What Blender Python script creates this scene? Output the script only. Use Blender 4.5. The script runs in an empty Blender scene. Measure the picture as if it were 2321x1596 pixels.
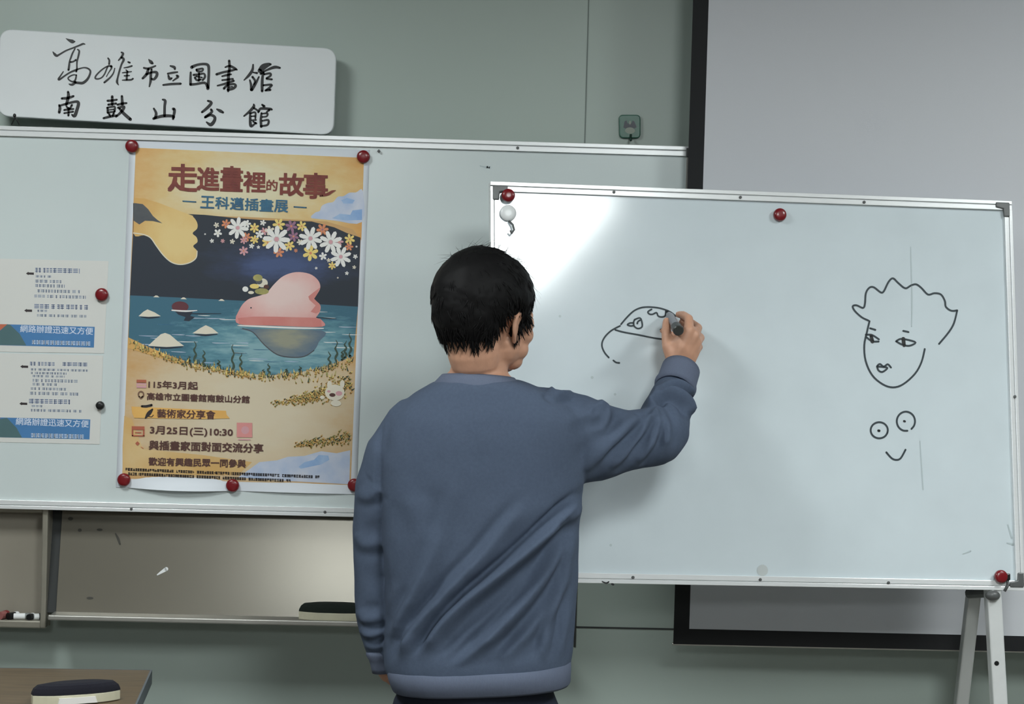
import bpy, bmesh, math, random
import numpy as np
from mathutils import Vector, Matrix, noise as mnoise

# ------------------------------------------------------------------ scene, camera, light
scene = bpy.context.scene
COL = scene.collection
IMG_W, IMG_H = 2321, 1596
FPX = 4257.0
CAM = np.array([0.0, 0.0, 1.52])
YAW, PITCH, ROLL = math.radians(1.8483), math.radians(-0.9739), math.radians(1.5398)

F_ = np.array([math.sin(YAW) * math.cos(PITCH), math.cos(YAW) * math.cos(PITCH), math.sin(PITCH)])
R0 = np.array([math.cos(YAW), -math.sin(YAW), 0.0])
U0 = np.cross(R0, F_)
R_ = R0 * math.cos(ROLL) + U0 * math.sin(ROLL)
U_ = U0 * math.cos(ROLL) - R0 * math.sin(ROLL)

cam_data = bpy.data.cameras.new('camera')
cam_data.sensor_fit = 'HORIZONTAL'
cam_data.sensor_width = 36.0
cam_data.lens = 36.0 * FPX / IMG_W
cam_data.clip_start = 0.05
cam = bpy.data.objects.new('camera', cam_data)
COL.objects.link(cam)
cam.matrix_world = Matrix(((R_[0], U_[0], -F_[0], CAM[0]), (R_[1], U_[1], -F_[1], CAM[1]),
                           (R_[2], U_[2], -F_[2], CAM[2]), (0, 0, 0, 1)))
scene.camera = cam

world = bpy.data.worlds.new('world')
scene.world = world
world.use_nodes = True
bg = world.node_tree.nodes['Background']
bg.inputs[0].default_value = (0.80, 0.90, 1.0, 1)
bg.inputs[1].default_value = 0.03
LAMP = 37.0
LAMP_COLOR = (0.94, 1.0, 0.995, 1)
CEIL = 2.80
LIGHTS = [(0.885, 1.06, .33, .66), (-1.2, 2.95, .30, .30), (2.3, 2.95, .30, .30), (-0.62, -2.6, .33, .66)]   # x, y, half width, half length

vs = scene.view_settings
vs.view_transform = 'Standard'
vs.look = 'None'
vs.exposure = 0.0
vs.gamma = 1.0
vs.use_curve_mapping = False
scene.cycles.use_denoising = True
scene.cycles.max_bounces = 8
scene.cycles.sample_clamp_indirect = 6.0

# ------------------------------------------------------------------ helpers
rng = random.Random(11)


def ray(px, py):
    return F_ + R_ * ((px - IMG_W / 2) / FPX) - U_ * ((py - IMG_H / 2) / FPX)


def at(px, py, Y):
    """point at depth Y that sits at that place of the frame"""
    d = ray(px, py)
    return CAM + d * (Y / d[1])


def atz(px, py, z):
    d = ray(px, py)
    return CAM + d * ((z - CAM[2]) / d[2])


def project(P):
    d = P - CAM
    z = d @ F_
    return np.stack([IMG_W / 2 + FPX * (d @ R_) / z, IMG_H / 2 - FPX * (d @ U_) / z], -1)


class Plane:
    """a flat surface standing in the room: origin, right and up axes, normal towards the room"""
    def __init__(self, O, ax, up):
        self.O = np.array(O, float)
        self.x = np.array(ax, float) / np.linalg.norm(ax)
        self.n = np.cross(self.x, np.array(up, float))
        self.n /= np.linalg.norm(self.n)
        self.y = np.cross(self.n, self.x)

    def pix(self, px, py, h=0.0):
        d = ray(px, py)
        o = self.O + self.n * h
        P = CAM + d * (((o - CAM) @ self.n) / (d @ self.n))
        q = P - o
        return float(q @ self.x), float(q @ self.y)

    def to3(self, a, b, h=0.0):
        return self.O + self.x * a + self.y * b + self.n * h


def lin(c):
    c = c / 255.0
    return c / 12.92 if c <= 0.04045 else ((c + 0.055) / 1.055) ** 2.4


def rgb(r, g, b):
    return (lin(r), lin(g), lin(b), 1.0)


MATS = {}


def mat(name, col, rough=0.6, metal=0.0, var=0.0, vscale=8.0, col2=None, bump=0.0, bscale=200.0, spec=0.5,
        stretch=(1, 1, 1), coat=0.0):
    if name in MATS:
        return MATS[name]
    m = bpy.data.materials.new(name)
    m.use_nodes = True
    nt = m.node_tree
    b = nt.nodes['Principled BSDF']
    c = rgb(*col)
    b.inputs['Base Color'].default_value = c
    b.inputs['Roughness'].default_value = rough
    b.inputs['Metallic'].default_value = metal
    b.inputs['Specular IOR Level'].default_value = spec
    b.inputs['Coat Weight'].default_value = coat
    b.inputs['Coat Roughness'].default_value = 0.15
    tc = nt.nodes.new('ShaderNodeTexCoord')
    mp = nt.nodes.new('ShaderNodeMapping')
    mp.inputs['Scale'].default_value = stretch
    nt.links.new(tc.outputs['Object'], mp.inputs[0])
    if var or col2:
        n = nt.nodes.new('ShaderNodeTexNoise')
        n.inputs['Scale'].default_value = vscale
        n.inputs['Detail'].default_value = 5
        nt.links.new(mp.outputs[0], n.inputs['Vector'])
        rp = nt.nodes.new('ShaderNodeValToRGB')
        rp.color_ramp.elements[0].position = 0.3
        rp.color_ramp.elements[1].position = 0.7
        if col2:
            a_, b_ = c, rgb(*col2)
        else:
            a_ = tuple(x * (1 - var) for x in c[:3]) + (1,)
            b_ = tuple(min(1, x * (1 + var)) for x in c[:3]) + (1,)
        rp.color_ramp.elements[0].color = a_
        rp.color_ramp.elements[1].color = b_
        nt.links.new(n.outputs[0], rp.inputs[0])
        nt.links.new(rp.outputs[0], b.inputs['Base Color'])
    if bump:
        n2 = nt.nodes.new('ShaderNodeTexNoise')
        n2.inputs['Scale'].default_value = bscale
        n2.inputs['Detail'].default_value = 3
        nt.links.new(mp.outputs[0], n2.inputs['Vector'])
        bp = nt.nodes.new('ShaderNodeBump')
        bp.inputs['Strength'].default_value = bump
        bp.inputs['Distance'].default_value = 0.002
        nt.links.new(n2.outputs[0], bp.inputs['Height'])
        nt.links.new(bp.outputs[0], b.inputs['Normal'])
    MATS[name] = m
    return m


def emit(name, col, strength):
    m = bpy.data.materials.new(name)
    m.use_nodes = True
    nt = m.node_tree
    nt.nodes.remove(nt.nodes['Principled BSDF'])
    e = nt.nodes.new('ShaderNodeEmission')
    e.inputs[0].default_value = col
    e.inputs[1].default_value = strength
    nt.links.new(e.outputs[0], nt.nodes['Material Output'].inputs[0])
    return m


class MB:
    """collects shapes, then links them as ONE mesh object"""
    def __init__(self):
        self.v, self.f, self.mi = [], [], []
        self.mats = []

    def _m(self, m):
        if m is None:
            m = self.mats[-1] if self.mats else None
        if m not in self.mats:
            self.mats.append(m)
        return self.mats.index(m)

    def add(self, verts, faces, m=None):
        k = self._m(m)
        o = len(self.v)
        self.v += [tuple(float(x) for x in p) for p in verts]
        self.f += [tuple(o + i for i in f) for f in faces]
        self.mi += [k] * len(faces)

    def hexa(self, p, m=None):
        """8 corners: 4 front (counter-clockwise) then 4 back"""
        self.add(p, [(0, 1, 2, 3), (7, 6, 5, 4), (0, 4, 5, 1), (1, 5, 6, 2), (2, 6, 7, 3), (3, 7, 4, 0)], m)

    def box(self, lo, hi, m=None):
        x0, y0, z0 = lo
        x1, y1, z1 = hi
        self.hexa([(x0, y0, z0), (x1, y0, z0), (x1, y0, z1), (x0, y0, z1),
                   (x0, y1, z0), (x1, y1, z0), (x1, y1, z1), (x0, y1, z1)], m)

    def slab(self, pl, quad, h0, h1, m=None):
        """quad of (a,b) on a plane, raised from h0 to h1 towards the room"""
        self.hexa([pl.to3(a, b, h1) for a, b in quad] + [pl.to3(a, b, h0) for a, b in quad], m)

    def poly(self, pl, pts, h, m=None):
        self.add([pl.to3(a, b, h) for a, b in pts], [tuple(range(len(pts)))], m)

    def prism(self, pl, pts, h0, h1, m=None):
        n = len(pts)
        v = [pl.to3(a, b, h1) for a, b in pts] + [pl.to3(a, b, h0) for a, b in pts]
        f = [tuple(range(n)), tuple(range(2 * n - 1, n - 1, -1))]
        f += [(i, i + n, (i + 1) % n + n, (i + 1) % n) for i in range(n)]
        self.add(v, f, m)

    def tube(self, pts, rad, m=None, n=10, flat=1.0, side=None, caps=True):
        pts = [np.array(p, float) for p in pts]
        if not hasattr(rad, '__len__'):
            rad = [rad] * len(pts)
        v, f = [], []
        prev = None
        for i, p in enumerate(pts):
            t = pts[min(i + 1, len(pts) - 1)] - pts[max(i - 1, 0)]
            t = t / (np.linalg.norm(t) + 1e-12)
            if prev is None:
                s = np.array(side, float) if side is not None else (np.array([0, 1.0, 0]) if abs(t[1]) < 0.9 else np.array([1.0, 0, 0]))
            else:
                s = prev
            s = s - t * (s @ t)
            s /= np.linalg.norm(s) + 1e-12
            prev = s
            w = np.cross(t, s)
            for k in range(n):
                a = 2 * math.pi * k / n
                v.append(p + s * math.cos(a) * rad[i] * flat + w * math.sin(a) * rad[i])
        for i in range(len(pts) - 1):
            for k in range(n):
                a, b = i * n + k, i * n + (k + 1) % n
                f.append((a, b, b + n, a + n))
        if caps:
            f.append(tuple(range(n - 1, -1, -1)))
            o = (len(pts) - 1) * n
            f.append(tuple(o + k for k in range(n)))
        self.add(v, f, m)

    def capsule(self, pts, rad, m=None, n=16, flat=1.0, side=None):
        """tube with round ends"""
        pts = [np.array(p, float) for p in pts]
        if not hasattr(rad, '__len__'):
            rad = [rad] * len(pts)
        rad = list(rad)
        d0 = pts[0] - pts[1]; d0 /= np.linalg.norm(d0)
        d1 = pts[-1] - pts[-2]; d1 /= np.linalg.norm(d1)
        A, B = [], []
        for k in (80, 55, 28):
            a = math.radians(k)
            A.append((pts[0] + d0 * rad[0] * math.sin(a), rad[0] * math.cos(a)))
            B.append((pts[-1] + d1 * rad[-1] * math.sin(a), rad[-1] * math.cos(a)))
        P = [a[0] for a in A] + pts + [b[0] for b in reversed(B)]
        Rr = [a[1] for a in A] + rad + [b[1] for b in reversed(B)]
        self.tube(P, Rr, m, n, flat, side)

    def ellipsoid(self, c, r, axes=None, m=None, nu=20, nv=12):
        c = np.array(c, float)
        axes = np.eye(3) if axes is None else axes
        v, f = [], []
        for j in range(1, nv):
            th = math.pi * j / nv
            for i in range(nu):
                ph = 2 * math.pi * i / nu
                l = (r[0] * math.sin(th) * math.cos(ph), r[1] * math.sin(th) * math.sin(ph), r[2] * math.cos(th))
                v.append(c + axes[0] * l[0] + axes[1] * l[1] + axes[2] * l[2])
        v.append(c + axes[2] * r[2])
        v.append(c - axes[2] * r[2])
        for j in range(nv - 2):
            for i in range(nu):
                a, b = j * nu + i, j * nu + (i + 1) % nu
                f.append((a, a + nu, b + nu, b))
        top, bot = (nv - 1) * nu, (nv - 1) * nu + 1
        for i in range(nu):
            f.append((top, i, (i + 1) % nu))
            o = (nv - 2) * nu
            f.append((bot, o + (i + 1) % nu, o + i))
        self.add(v, f, m)

    def ribbon(self, pl, strokes, h, m=None, smooth=4):
        """pen or brush strokes on a plane: lists of (a, b, width)"""
        for s in strokes:
            s = np.array(s, float)
            if len(s) > 2 and smooth > 1:
                s = catmull(s, smooth)
            n = len(s)
            L, Rr = [], []
            for i in range(n):
                t = s[min(i + 1, n - 1), :2] - s[max(i - 1, 0), :2]
                t = t / (np.linalg.norm(t) + 1e-9)
                q = np.array([-t[1], t[0]])
                L.append(s[i, :2] + q * s[i, 2] / 2)
                Rr.append(s[i, :2] - q * s[i, 2] / 2)
            v = [pl.to3(*p, h) for p in L] + [pl.to3(*p, h) for p in Rr]
            f = [(i, n + i, n + i + 1, i + 1) for i in range(n - 1)]
            self.add(v, f, m)
            for e, w in ((s[0], -1), (s[-1], 1)):
                self.disc(pl, e[0], e[1], e[2] / 2, h, None, 10)

    def disc(self, pl, a, b, r, h, m=None, n=16, ry=None):
        ry = r if ry is None else ry
        self.poly(pl, [(a + r * math.cos(2 * math.pi * k / n), b + ry * math.sin(2 * math.pi * k / n)) for k in range(n)], h, m)

    def lathe(self, pl, a, b, prof, m=None, n=28):
        """profile of (radius, height) about the plane's normal"""
        v, f = [], []
        for r, h in prof:
            for k in range(n):
                t = 2 * math.pi * k / n
                v.append(pl.to3(a + r * math.cos(t), b + r * math.sin(t), h))
        for i in range(len(prof) - 1):
            for k in range(n):
                p, q = i * n + k, i * n + (k + 1) % n
                f.append((p, q, q + n, p + n))
        f.append(tuple(range(n - 1, -1, -1)))
        f.append(tuple((len(prof) - 1) * n + k for k in range(n)))
        self.add(v, f, m)

    def mesh(self, name):
        me = bpy.data.meshes.new(name)
        me.from_pydata(self.v, [], self.f)
        for m in self.mats:
            me.materials.append(m)
        me.polygons.foreach_set('material_index', self.mi)
        me.update()
        return me

    def build(self, name, parent=None, m=None, smooth=False, bevel=0.0, segs=2):
        if m is not None:
            self.mats = [m]
            self.mi = [0] * len(self.f)
        me = self.mesh(name)
        if smooth:
            me.polygons.foreach_set('use_smooth', [True] * len(me.polygons))
        return link(name, me, parent, bevel, segs)


def link(name, me, parent=None, bevel=0.0, segs=2):
    o = bpy.data.objects.new(name, me)
    COL.objects.link(o)
    if parent is not None:
        o.parent = parent
        o.matrix_parent_inverse = parent_world(parent).inverted()
    if bevel:
        b = o.modifiers.new('bevel', 'BEVEL')
        b.width = bevel
        b.segments = segs
        b.limit_method = 'ANGLE'
    return o


def parent_world(p):
    mw = Matrix.LocRotScale(p.location, p.rotation_euler, p.scale)
    if p.parent:
        return parent_world(p.parent) @ p.matrix_parent_inverse @ mw
    return mw


def catmull(s, k):
    out = []
    n = len(s)
    for i in range(n - 1):
        p0, p1, p2, p3 = s[max(i - 1, 0)], s[i], s[i + 1], s[min(i + 2, n - 1)]
        for j in range(k):
            t = j / k
            out.append(0.5 * ((2 * p1) + (-p0 + p2) * t + (2 * p0 - 5 * p1 + 4 * p2 - p3) * t * t +
                              (-p0 + 3 * p1 - 3 * p2 + p3) * t ** 3))
    out.append(s[-1])
    out = np.array(out)
    if out.shape[1] > 2:
        out[:, 2] = np.maximum(out[:, 2], 1e-5)
    return out


def tag(o, label=None, cat=None, group=None, kind=None):
    if label: o['label'] = label
    if cat: o['category'] = cat
    if group: o['group'] = group
    if kind: o['kind'] = kind
    return o


def thing(name, label, cat, loc, group=None):
    o = bpy.data.objects.new(name, None)
    o.empty_display_size = 0.05
    o.location = [float(x) for x in loc]
    COL.objects.link(o)
    return tag(o, label, cat, group)


def struct(name, mb, m, **k):
    o = mb.build(name, None, m, **k)
    o['kind'] = 'structure'
    return o


def zs(strokes, scale, ox, oy, pl, wmul=1.0, w=None):
    """strokes noted as (x, y, width) on an enlarged detail -> plane coordinates"""
    out = []
    for s in strokes:
        q = []
        for p in s:
            a, b = pl.pix(ox + p[0] / scale, oy + p[1] / scale)
            ww = (p[2] if len(p) > 2 else w) / scale * PXM(pl) * wmul
            q.append((a, b, ww))
        out.append(q)
    return out


def PXM(pl):
    return float((pl.O - CAM) @ F_) / FPX


def zp(pts, scale, ox, oy, pl):
    return [pl.pix(ox + x / scale, oy + y / scale) for x, y in pts]


def text_fit(mb, pl, body, p0, p1, hpx, h, m, bold=0.0):
    """printed line of writing from baseline pixel p0 to p1, hpx pixels tall"""
    cu = bpy.data.curves.new('writing', 'FONT')
    cu.body = body
    cu.size = 1.0
    cu.resolution_u = 2
    ob = bpy.data.objects.new('writing', cu)
    COL.objects.link(ob)
    me = bpy.data.meshes.new_from_object(ob.evaluated_get(bpy.context.evaluated_depsgraph_get()))
    v = np.array([x.co[:] for x in me.vertices])
    fs = [tuple(p.vertices) for p in me.polygons]
    bpy.data.objects.remove(ob)
    bpy.data.curves.remove(cu)
    bpy.data.meshes.remove(me)
    lo, hi = v.min(0), v.max(0)
    a0, b0 = pl.pix(*p0)
    a1, b1 = pl.pix(*p1)
    d = np.array([a1 - a0, b1 - b0])
    L = np.linalg.norm(d)
    d /= L
    q = np.array([-d[1], d[0]])
    u = (v[:, 0] - lo[0]) / (hi[0] - lo[0]) * L
    w = (v[:, 1] - lo[1]) / (hi[1] - lo[1]) * hpx * PXM(pl)
    e = bold * hpx * PXM(pl)
    for k, (ex, ey) in enumerate(((0, 0),) if not bold else ((-e, -e), (e, -e), (-e, e), (e, e))):
        P = [pl.to3(a0 + d[0] * x + q[0] * y + ex, b0 + d[1] * x + q[1] * y + ey, h + k * .00002) for x, y in zip(u, w)]
        mb.add(P, fs, m)


# ------------------------------------------------------------------ materials
m_wall = mat('pale_green_wall_panel', (166, 178, 171), rough=0.40, var=0.03, vscale=1.2, spec=0.4)
m_seam = mat('panel_seam', (112, 122, 118), rough=0.6)
m_plaster = mat('grey_white_plaster', (142, 144, 142), rough=0.8, var=0.02)
m_floor = mat('grey_vinyl_floor', (112, 108, 101), rough=0.35, var=0.08, vscale=6)
m_alu = mat('brushed_aluminium', (234, 236, 237), rough=0.25, metal=0.25, var=0.03, vscale=40, stretch=(1, 1, 20))
m_alu_dull = mat('dull_aluminium', (176, 174, 168), rough=0.42, metal=0.7, var=0.06, vscale=14)
m_dark = mat('dark_gap', (52, 54, 54), rough=0.8)
m_board = mat('white_enamel', (205, 214, 214), rough=0.20, var=0.018, vscale=5, spec=0.5)
m_board2 = mat('dry_wipe_enamel', (204, 214, 219), rough=0.11, var=0.025, vscale=9, spec=0.55)
m_beige = mat('beige_enamel', (124, 119, 108), rough=0.205, var=0.05, vscale=3, spec=0.5, metal=0.32)
m_ink = mat('black_paint', (14, 15, 18), rough=0.5)
m_marker = mat('marker_ink', (40, 52, 58), rough=0.6)
m_smudge = mat('faint_smudge', (176, 188, 191), rough=0.4)
m_sign = mat('white_sign_board', (214, 218, 220), rough=0.45, var=0.012, vscale=10)
m_paper = mat('white_paper', (214, 219, 226), rough=0.55)
m_notice = mat('notice_paper', (212, 212, 208), rough=0.55)
m_red = mat('red_plastic', (118, 16, 25), rough=0.3, coat=0.2)
m_blackpl = mat('black_plastic', (16, 18, 19), rough=0.4)
m_whitepl = mat('white_plastic', (226, 228, 228), rough=0.3)
m_screen = mat('grey_white_screen_fabric', (200, 202, 207), rough=0.85, bump=0.1, bscale=900)
m_border = mat('black_screen_border', (8, 10, 14), rough=0.75)
m_bracket = mat('grey_corner_plastic', (84, 86, 86), rough=0.4, var=0.15, vscale=60)
m_cream = mat('cream_eraser_body', (200, 196, 172), rough=0.55, var=0.05, vscale=30)
m_felt = mat('dark_green_felt', (20, 30, 24), rough=0.95, bump=0.4, bscale=600)
m_felt2 = mat('navy_felt', (20, 20, 32), rough=0.95, bump=0.4, bscale=600)
m_wood = mat('brown_wood_laminate', (84, 70, 52), rough=0.45, col2=(106, 90, 68), vscale=9, stretch=(1.2, 14, 1))
m_edge = mat('grey_edge_band', (92, 100, 106), rough=0.5)
m_teal = mat('teal_plastic', (58, 104, 88), rough=0.35, var=0.1, vscale=80)

# ------------------------------------------------------------------ the room
WALL = 4.66
b = MB(); b.box((-4, WALL, 0), (4.6, WALL + 0.12, CEIL)); struct('wall_front', b, m_wall)
b = MB(); b.box((-4, -5, -0.08), (4.6, WALL, 0)); struct('floor', b, m_floor)
b = MB(); b.box((-4, -5, CEIL), (4.6, WALL, CEIL + 0.08)); struct('ceiling', b, m_plaster)
b = MB(); b.box((-4.1, -5, 0), (-4, WALL, CEIL)); struct('wall_left', b, m_plaster)
b = MB(); b.box((4.6, -5, 0), (4.7, WALL, CEIL)); struct('wall_right', b, m_plaster)
b = MB(); b.box((-4, -5.1, 0), (4.6, -5, CEIL)); struct('wall_back', b, m_plaster)

m_lamp = emit('lit_diffuser', LAMP_COLOR, LAMP)
for k, (lx, ly, w, l) in enumerate(LIGHTS):
    t = thing('ceiling_light', 'lit rectangular ceiling panel light in a white frame', 'light', (lx, ly, CEIL), 'ceiling panel lights')
    f = MB()
    for x0, x1, y0, y1 in ((-w - .03, -w, -l - .03, l + .03), (w, w + .03, -l - .03, l + .03), (-w, w, -l - .03, -l), (-w, w, l, l + .03)):
        f.box((lx + x0, ly + y0, CEIL - 0.035), (lx + x1, ly + y1, CEIL - 0.001))
    f.build('frame', t, m_whitepl)
    d = MB()
    d.box((lx - w, ly - l, CEIL - 0.028), (lx + w, ly + l, CEIL - 0.012))
    d.build('diffuser', t, m_lamp)

# seams between the wall panels
pw = Plane((0, WALL, 1.4), (1, 0, 0), (0, 0, 1))
sx = pw.pix(1330, 160)[0]
b = MB(); b.box((sx - .0013, WALL - .0012, 0.72), (sx + .0013, WALL + .001, CEIL)); struct('trim_1', b, m_seam)
sz = pw.to3(*pw.pix(1420, 1424))[2]
b = MB(); b.box((-4, WALL - .0016, sz - .002), (4.6, WALL + .001, sz + .002)); struct('trim_2', b, m_dark)
sx = pw.pix(1304, 1400)[0]
b = MB(); b.box((sx - .0025, WALL - .0018, sz - .05), (sx + .0025, WALL + .001, 1.2)); struct('trim_3', b, m_dark)

# ------------------------------------------------------------------ older beige board with tray under the whiteboard
ob = thing('chalkboard', 'beige enamel board with metal tray showing below the whiteboard with the poster', 'board', at(500, 1400, 4.64))
tp, bt = at(500, 1080, 4.64), at(500, 1392, 4.575)
pb = Plane((0, bt[1], bt[2]), (1, 0, 0), (0, tp[1] - bt[1], tp[2] - bt[2]))
L0, L1 = pb.pix(133, 1290)[0], pb.pix(1225, 1290)[0]
hgt = math.hypot(tp[1] - bt[1], tp[2] - bt[2])
b = MB(); b.slab(pb, [(L0, -0.01), (L1, -0.01), (L1, hgt), (L0, hgt)], -0.012, 0); b.build('panel', ob, m_beige)
b = MB(); b.slab(pb, [(L0 - .0255, -0.005), (L0 - .001, -0.005), (L0 - .001, hgt), (L0 - .0255, hgt)], -0.02, -0.004)
b.build('side_channel', ob, m_dark)
z0, z1 = at(500, 1414, 4.51)[2], at(500, 1400, 4.51)[2]
x0 = at(109, 1400, 4.51)[0]; x1 = at(1225, 1400, 4.51)[0]
b = MB()
b.box((x0, 4.512, z0), (x1, WALL - .002, z0 + .010))
b.box((x0, 4.505, z0), (x1, 4.516, z1 - .002))
b.build('tray', ob, m_alu_dull, bevel=.003)
TRAY_Z = z0 + .010
b = MB(); b.box((L0, 4.580, TRAY_Z - .001), (L1, 4.60, TRAY_Z + .004)); b.build('backing_strip', ob, m_alu_dull)
m_stain = mat('grey_stain', (62, 60, 54), rough=0.7)
for px, py, rx, ry in ((160, 1176, 6, 4), (181, 1202, 4.5, 4), (226, 1201, 7, 3), (204, 1356, 8, 3)):
    mk = MB(); a, c = pb.pix(px, py); mk.disc(pb, a, c, rx * PXM(pb), .0006, None, 12, ry * PXM(pb)); mk.build('stain', ob, m_stain)
mk = MB(); mk.ribbon(pb, zs([[(262, 1210, 3), (268, 1222, 6), (272, 1234, 4)]], 1, 0, 0, pb), .0006)
mk.build('stain', ob, m_stain)
mk = MB(); mk.ribbon(pb, zs([[(357, 1303, 3), (366, 1297, 6), (377, 1290, 9)]], 1, 0, 0, pb), .0006)
mk.build('scrape', ob, m_whitepl)

# narrower sliding panel at the end of the tray
sp = thing('sliding_board', 'grey beige framed sliding panel beside the beige board with markers on its ledge', 'board', at(50, 1420, 4.60))
ps = Plane((0, 4.565, 1.0), (1, 0, 0), (0, 0, 1))
xr, xi = ps.pix(106, 1290)[0], ps.pix(93, 1290)[0]
zt, zb = ps.pix(50, 1120)[1], ps.pix(50, 1424)[1]
zb2 = ps.pix(50, 1407)[1]; zt2 = ps.pix(50, 1163)[1]
xl = xr - 0.80
m_panel2 = mat('grey_beige_panel', (140, 134, 122), rough=0.45, var=0.05, vscale=4)
b = MB(); b.slab(ps, [(xl, zb), (xr, zb), (xr, zt + .04), (xl, zt + .04)], -.055, -.045); b.build('panel', sp, m_panel2)
m_fr = mat('beige_metal_frame', (150, 146, 134), rough=0.4, metal=0.4, var=0.05, vscale=20)
b = MB(); b.slab(ps, [(xi, zb), (xr, zb), (xr, zt + .04), (xi, zt + .04)], -.046, 0); b.build('stile', sp, m_fr, bevel=.003)
b = MB(); b.slab(ps, [(xl, zb), (xi + .001, zb), (xi + .001, zb2), (xl, zb2)], -.046, 0); b.build('ledge', sp, m_fr, bevel=.003)
b = MB(); b.slab(ps, [(xl, zt2), (xi + .001, zt2), (xi + .001, zt + .04), (xl, zt + .04)], -.046, -.006); b.build('rail', sp, m_fr, bevel=.003)
LEDGE_Z = 1.0 + zb2
# markers lying on that ledge, seen from their ends
def ledge_pen(px, r, L, ang, mbody, mcap, label, z=0.0, name='marker_pen'):
    c = at(px, 1400, 4.545 + .02)
    c = np.array([c[0], 4.585, LEDGE_Z + r + z])
    d = np.array([math.cos(ang), math.sin(ang), 0])
    t = thing(name, label, 'marker', c - [0, 0, r], 'loose markers on the ledge')
    q = MB(); q.tube([c - d * L / 2, c + d * L * .18], r, n=14); q.build('barrel', t, mbody, smooth=False)
    q = MB(); q.tube([c + d * L * .181, c + d * L * .47, c + d * L * .5], [r * 1.08, r * 1.08, r * .8], n=14); q.build('cap', t, mcap)
ledge_pen(3, .0095, .03, 1.2, mat('dusty_red', (150, 92, 88), rough=.6), m_red, 'faded red capped marker at the frame edge on the ledge')
ledge_pen(25, .0085, .030, .9, m_blackpl, m_whitepl, 'black marker with a white end on the ledge next to the red one')
ledge_pen(46, .0075, .040, .15, m_whitepl, mat('grey_cap', (120, 124, 122), rough=.5), 'white marker with grey cap on the ledge, middle of the row')
ledge_pen(66, .0072, .022, 1.3, m_blackpl, m_whitepl, 'short black marker with white cap on the ledge right of the white one')
ledge_pen(81, .0075, .018, .4, m_whitepl, m_blackpl, 'white marker with black cap beside the frame post on the ledge')

# ------------------------------------------------------------------ wall whiteboard
wb = thing('wall_whiteboard', 'long wall-mounted whiteboard holding the colourful poster', 'whiteboard', at(700, 1160, 4.60))
pB = Plane((0, 4.56, 1.45), (1, 0, 0), (0, 0, 1))
T, Bt = pB.pix(778, 309)[1], pB.pix(400, 1162)[1]
Rr = pB.pix(1558, 600)[0]
Lf = pB.pix(0, 600)[0] - 0.75
fw = 0.024
b = MB(); b.slab(pB, [(Lf, Bt + .004), (Rr - .004, Bt + .004), (Rr - .004, T - .004), (Lf, T - .004)], -.018, 0); b.build('writing_surface', wb, m_board)
def rail(pl, p, q, wdt, up, name, par, m=m_alu, lo=-.02, hi=.008):
    """extruded frame rail with a groove, between two plane points; up = +1/-1 side of width"""
    p, q = np.array(p), np.array(q)
    d = (q - p) / np.linalg.norm(q - p)
    w = np.array([-d[1], d[0]]) * up
    mb_ = MB()
    for s0, s1, h in ((0, .40, hi), (.40, .48, hi - .004), (.48, 1.0, hi - .001)):
        qd = [p + w * wdt * s0, q + w * wdt * s0, q + w * wdt * s1, p + w * wdt * s1]
        if up < 0:
            qd = [qd[3], qd[2], qd[1], qd[0]]
        mb_.slab(pl, qd, lo, h)
    return mb_.build(name, par, m, bevel=.0012)
rail(pB, (Lf, T), (Rr, T), fw, -1, 'frame_rail', wb)
rail(pB, (Lf, Bt), (Rr, Bt), fw * .9, 1, 'frame_rail', wb)
rail(pB, (Rr, T - fw), (Rr, Bt + fw * .9), .010, -1, 'frame_rail', wb, m_alu_dull, -.02, .005)
b = MB(); b.slab(pB, [(Rr - .012, T - .026), (Rr + .001, T - .026), (Rr + .001, T - .004), (Rr - .012, T - .004)], .0, .010); b.build('corner_cap', wb, m_bracket, bevel=.002)
s = MB()
for px, py in ((299, 1153), (737, 1160), (859, 343), (1173, 336)):
    s = MB(); a, c = pB.pix(px, py); s.lathe(pB, a, c, [(.0035, .004), (.0035, .0095), (.002, .0105)], n=12)
    s.build('screw', wb, m_bracket)
s = MB(); s.ribbon(pB, zs([[(1088, 376, 2), (1096, 378, 3), (1105, 380, 4)], [(1104, 378, 4), (1110, 380, 5)]], 1, 0, 0, pB), .0006)
s.build('smudge', wb, m_smudge)

# ------------------------------------------------------------------ sign above the whiteboard
pS = Plane((0, 4.585, 1.9), (1, 0, 0), (0, 0, 1))
sg = thing('name_sign', 'white rounded sign with two lines of black brush calligraphy above the whiteboard', 'sign', pS.to3(*pS.pix(380, 285), -.03))
c4 = [pS.pix(-6, 263), pS.pix(756, 307), pS.pix(763, 110), pS.pix(-1, 65)]
def rounded(q, r, n=7):
    q = [np.array(p) for p in q]
    out = []
    for i in range(4):
        p, a, c = q[i], q[i - 1], q[(i + 1) % 4]
        u = (a - p) / np.linalg.norm(a - p); w = (c - p) / np.linalg.norm(c - p)
        s0, s1 = p + u * r, p + w * r
        for k in range(n + 1):
            t = k / n
            out.append((1 - t) ** 2 * s0 + 2 * t * (1 - t) * p + t * t * s1)
    return [tuple(x) for x in out]
b = MB(); b.prism(pS, rounded(c4, .032), -.026, 0); b.build('plate', sg, m_sign, bevel=.003)
G = []
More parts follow.
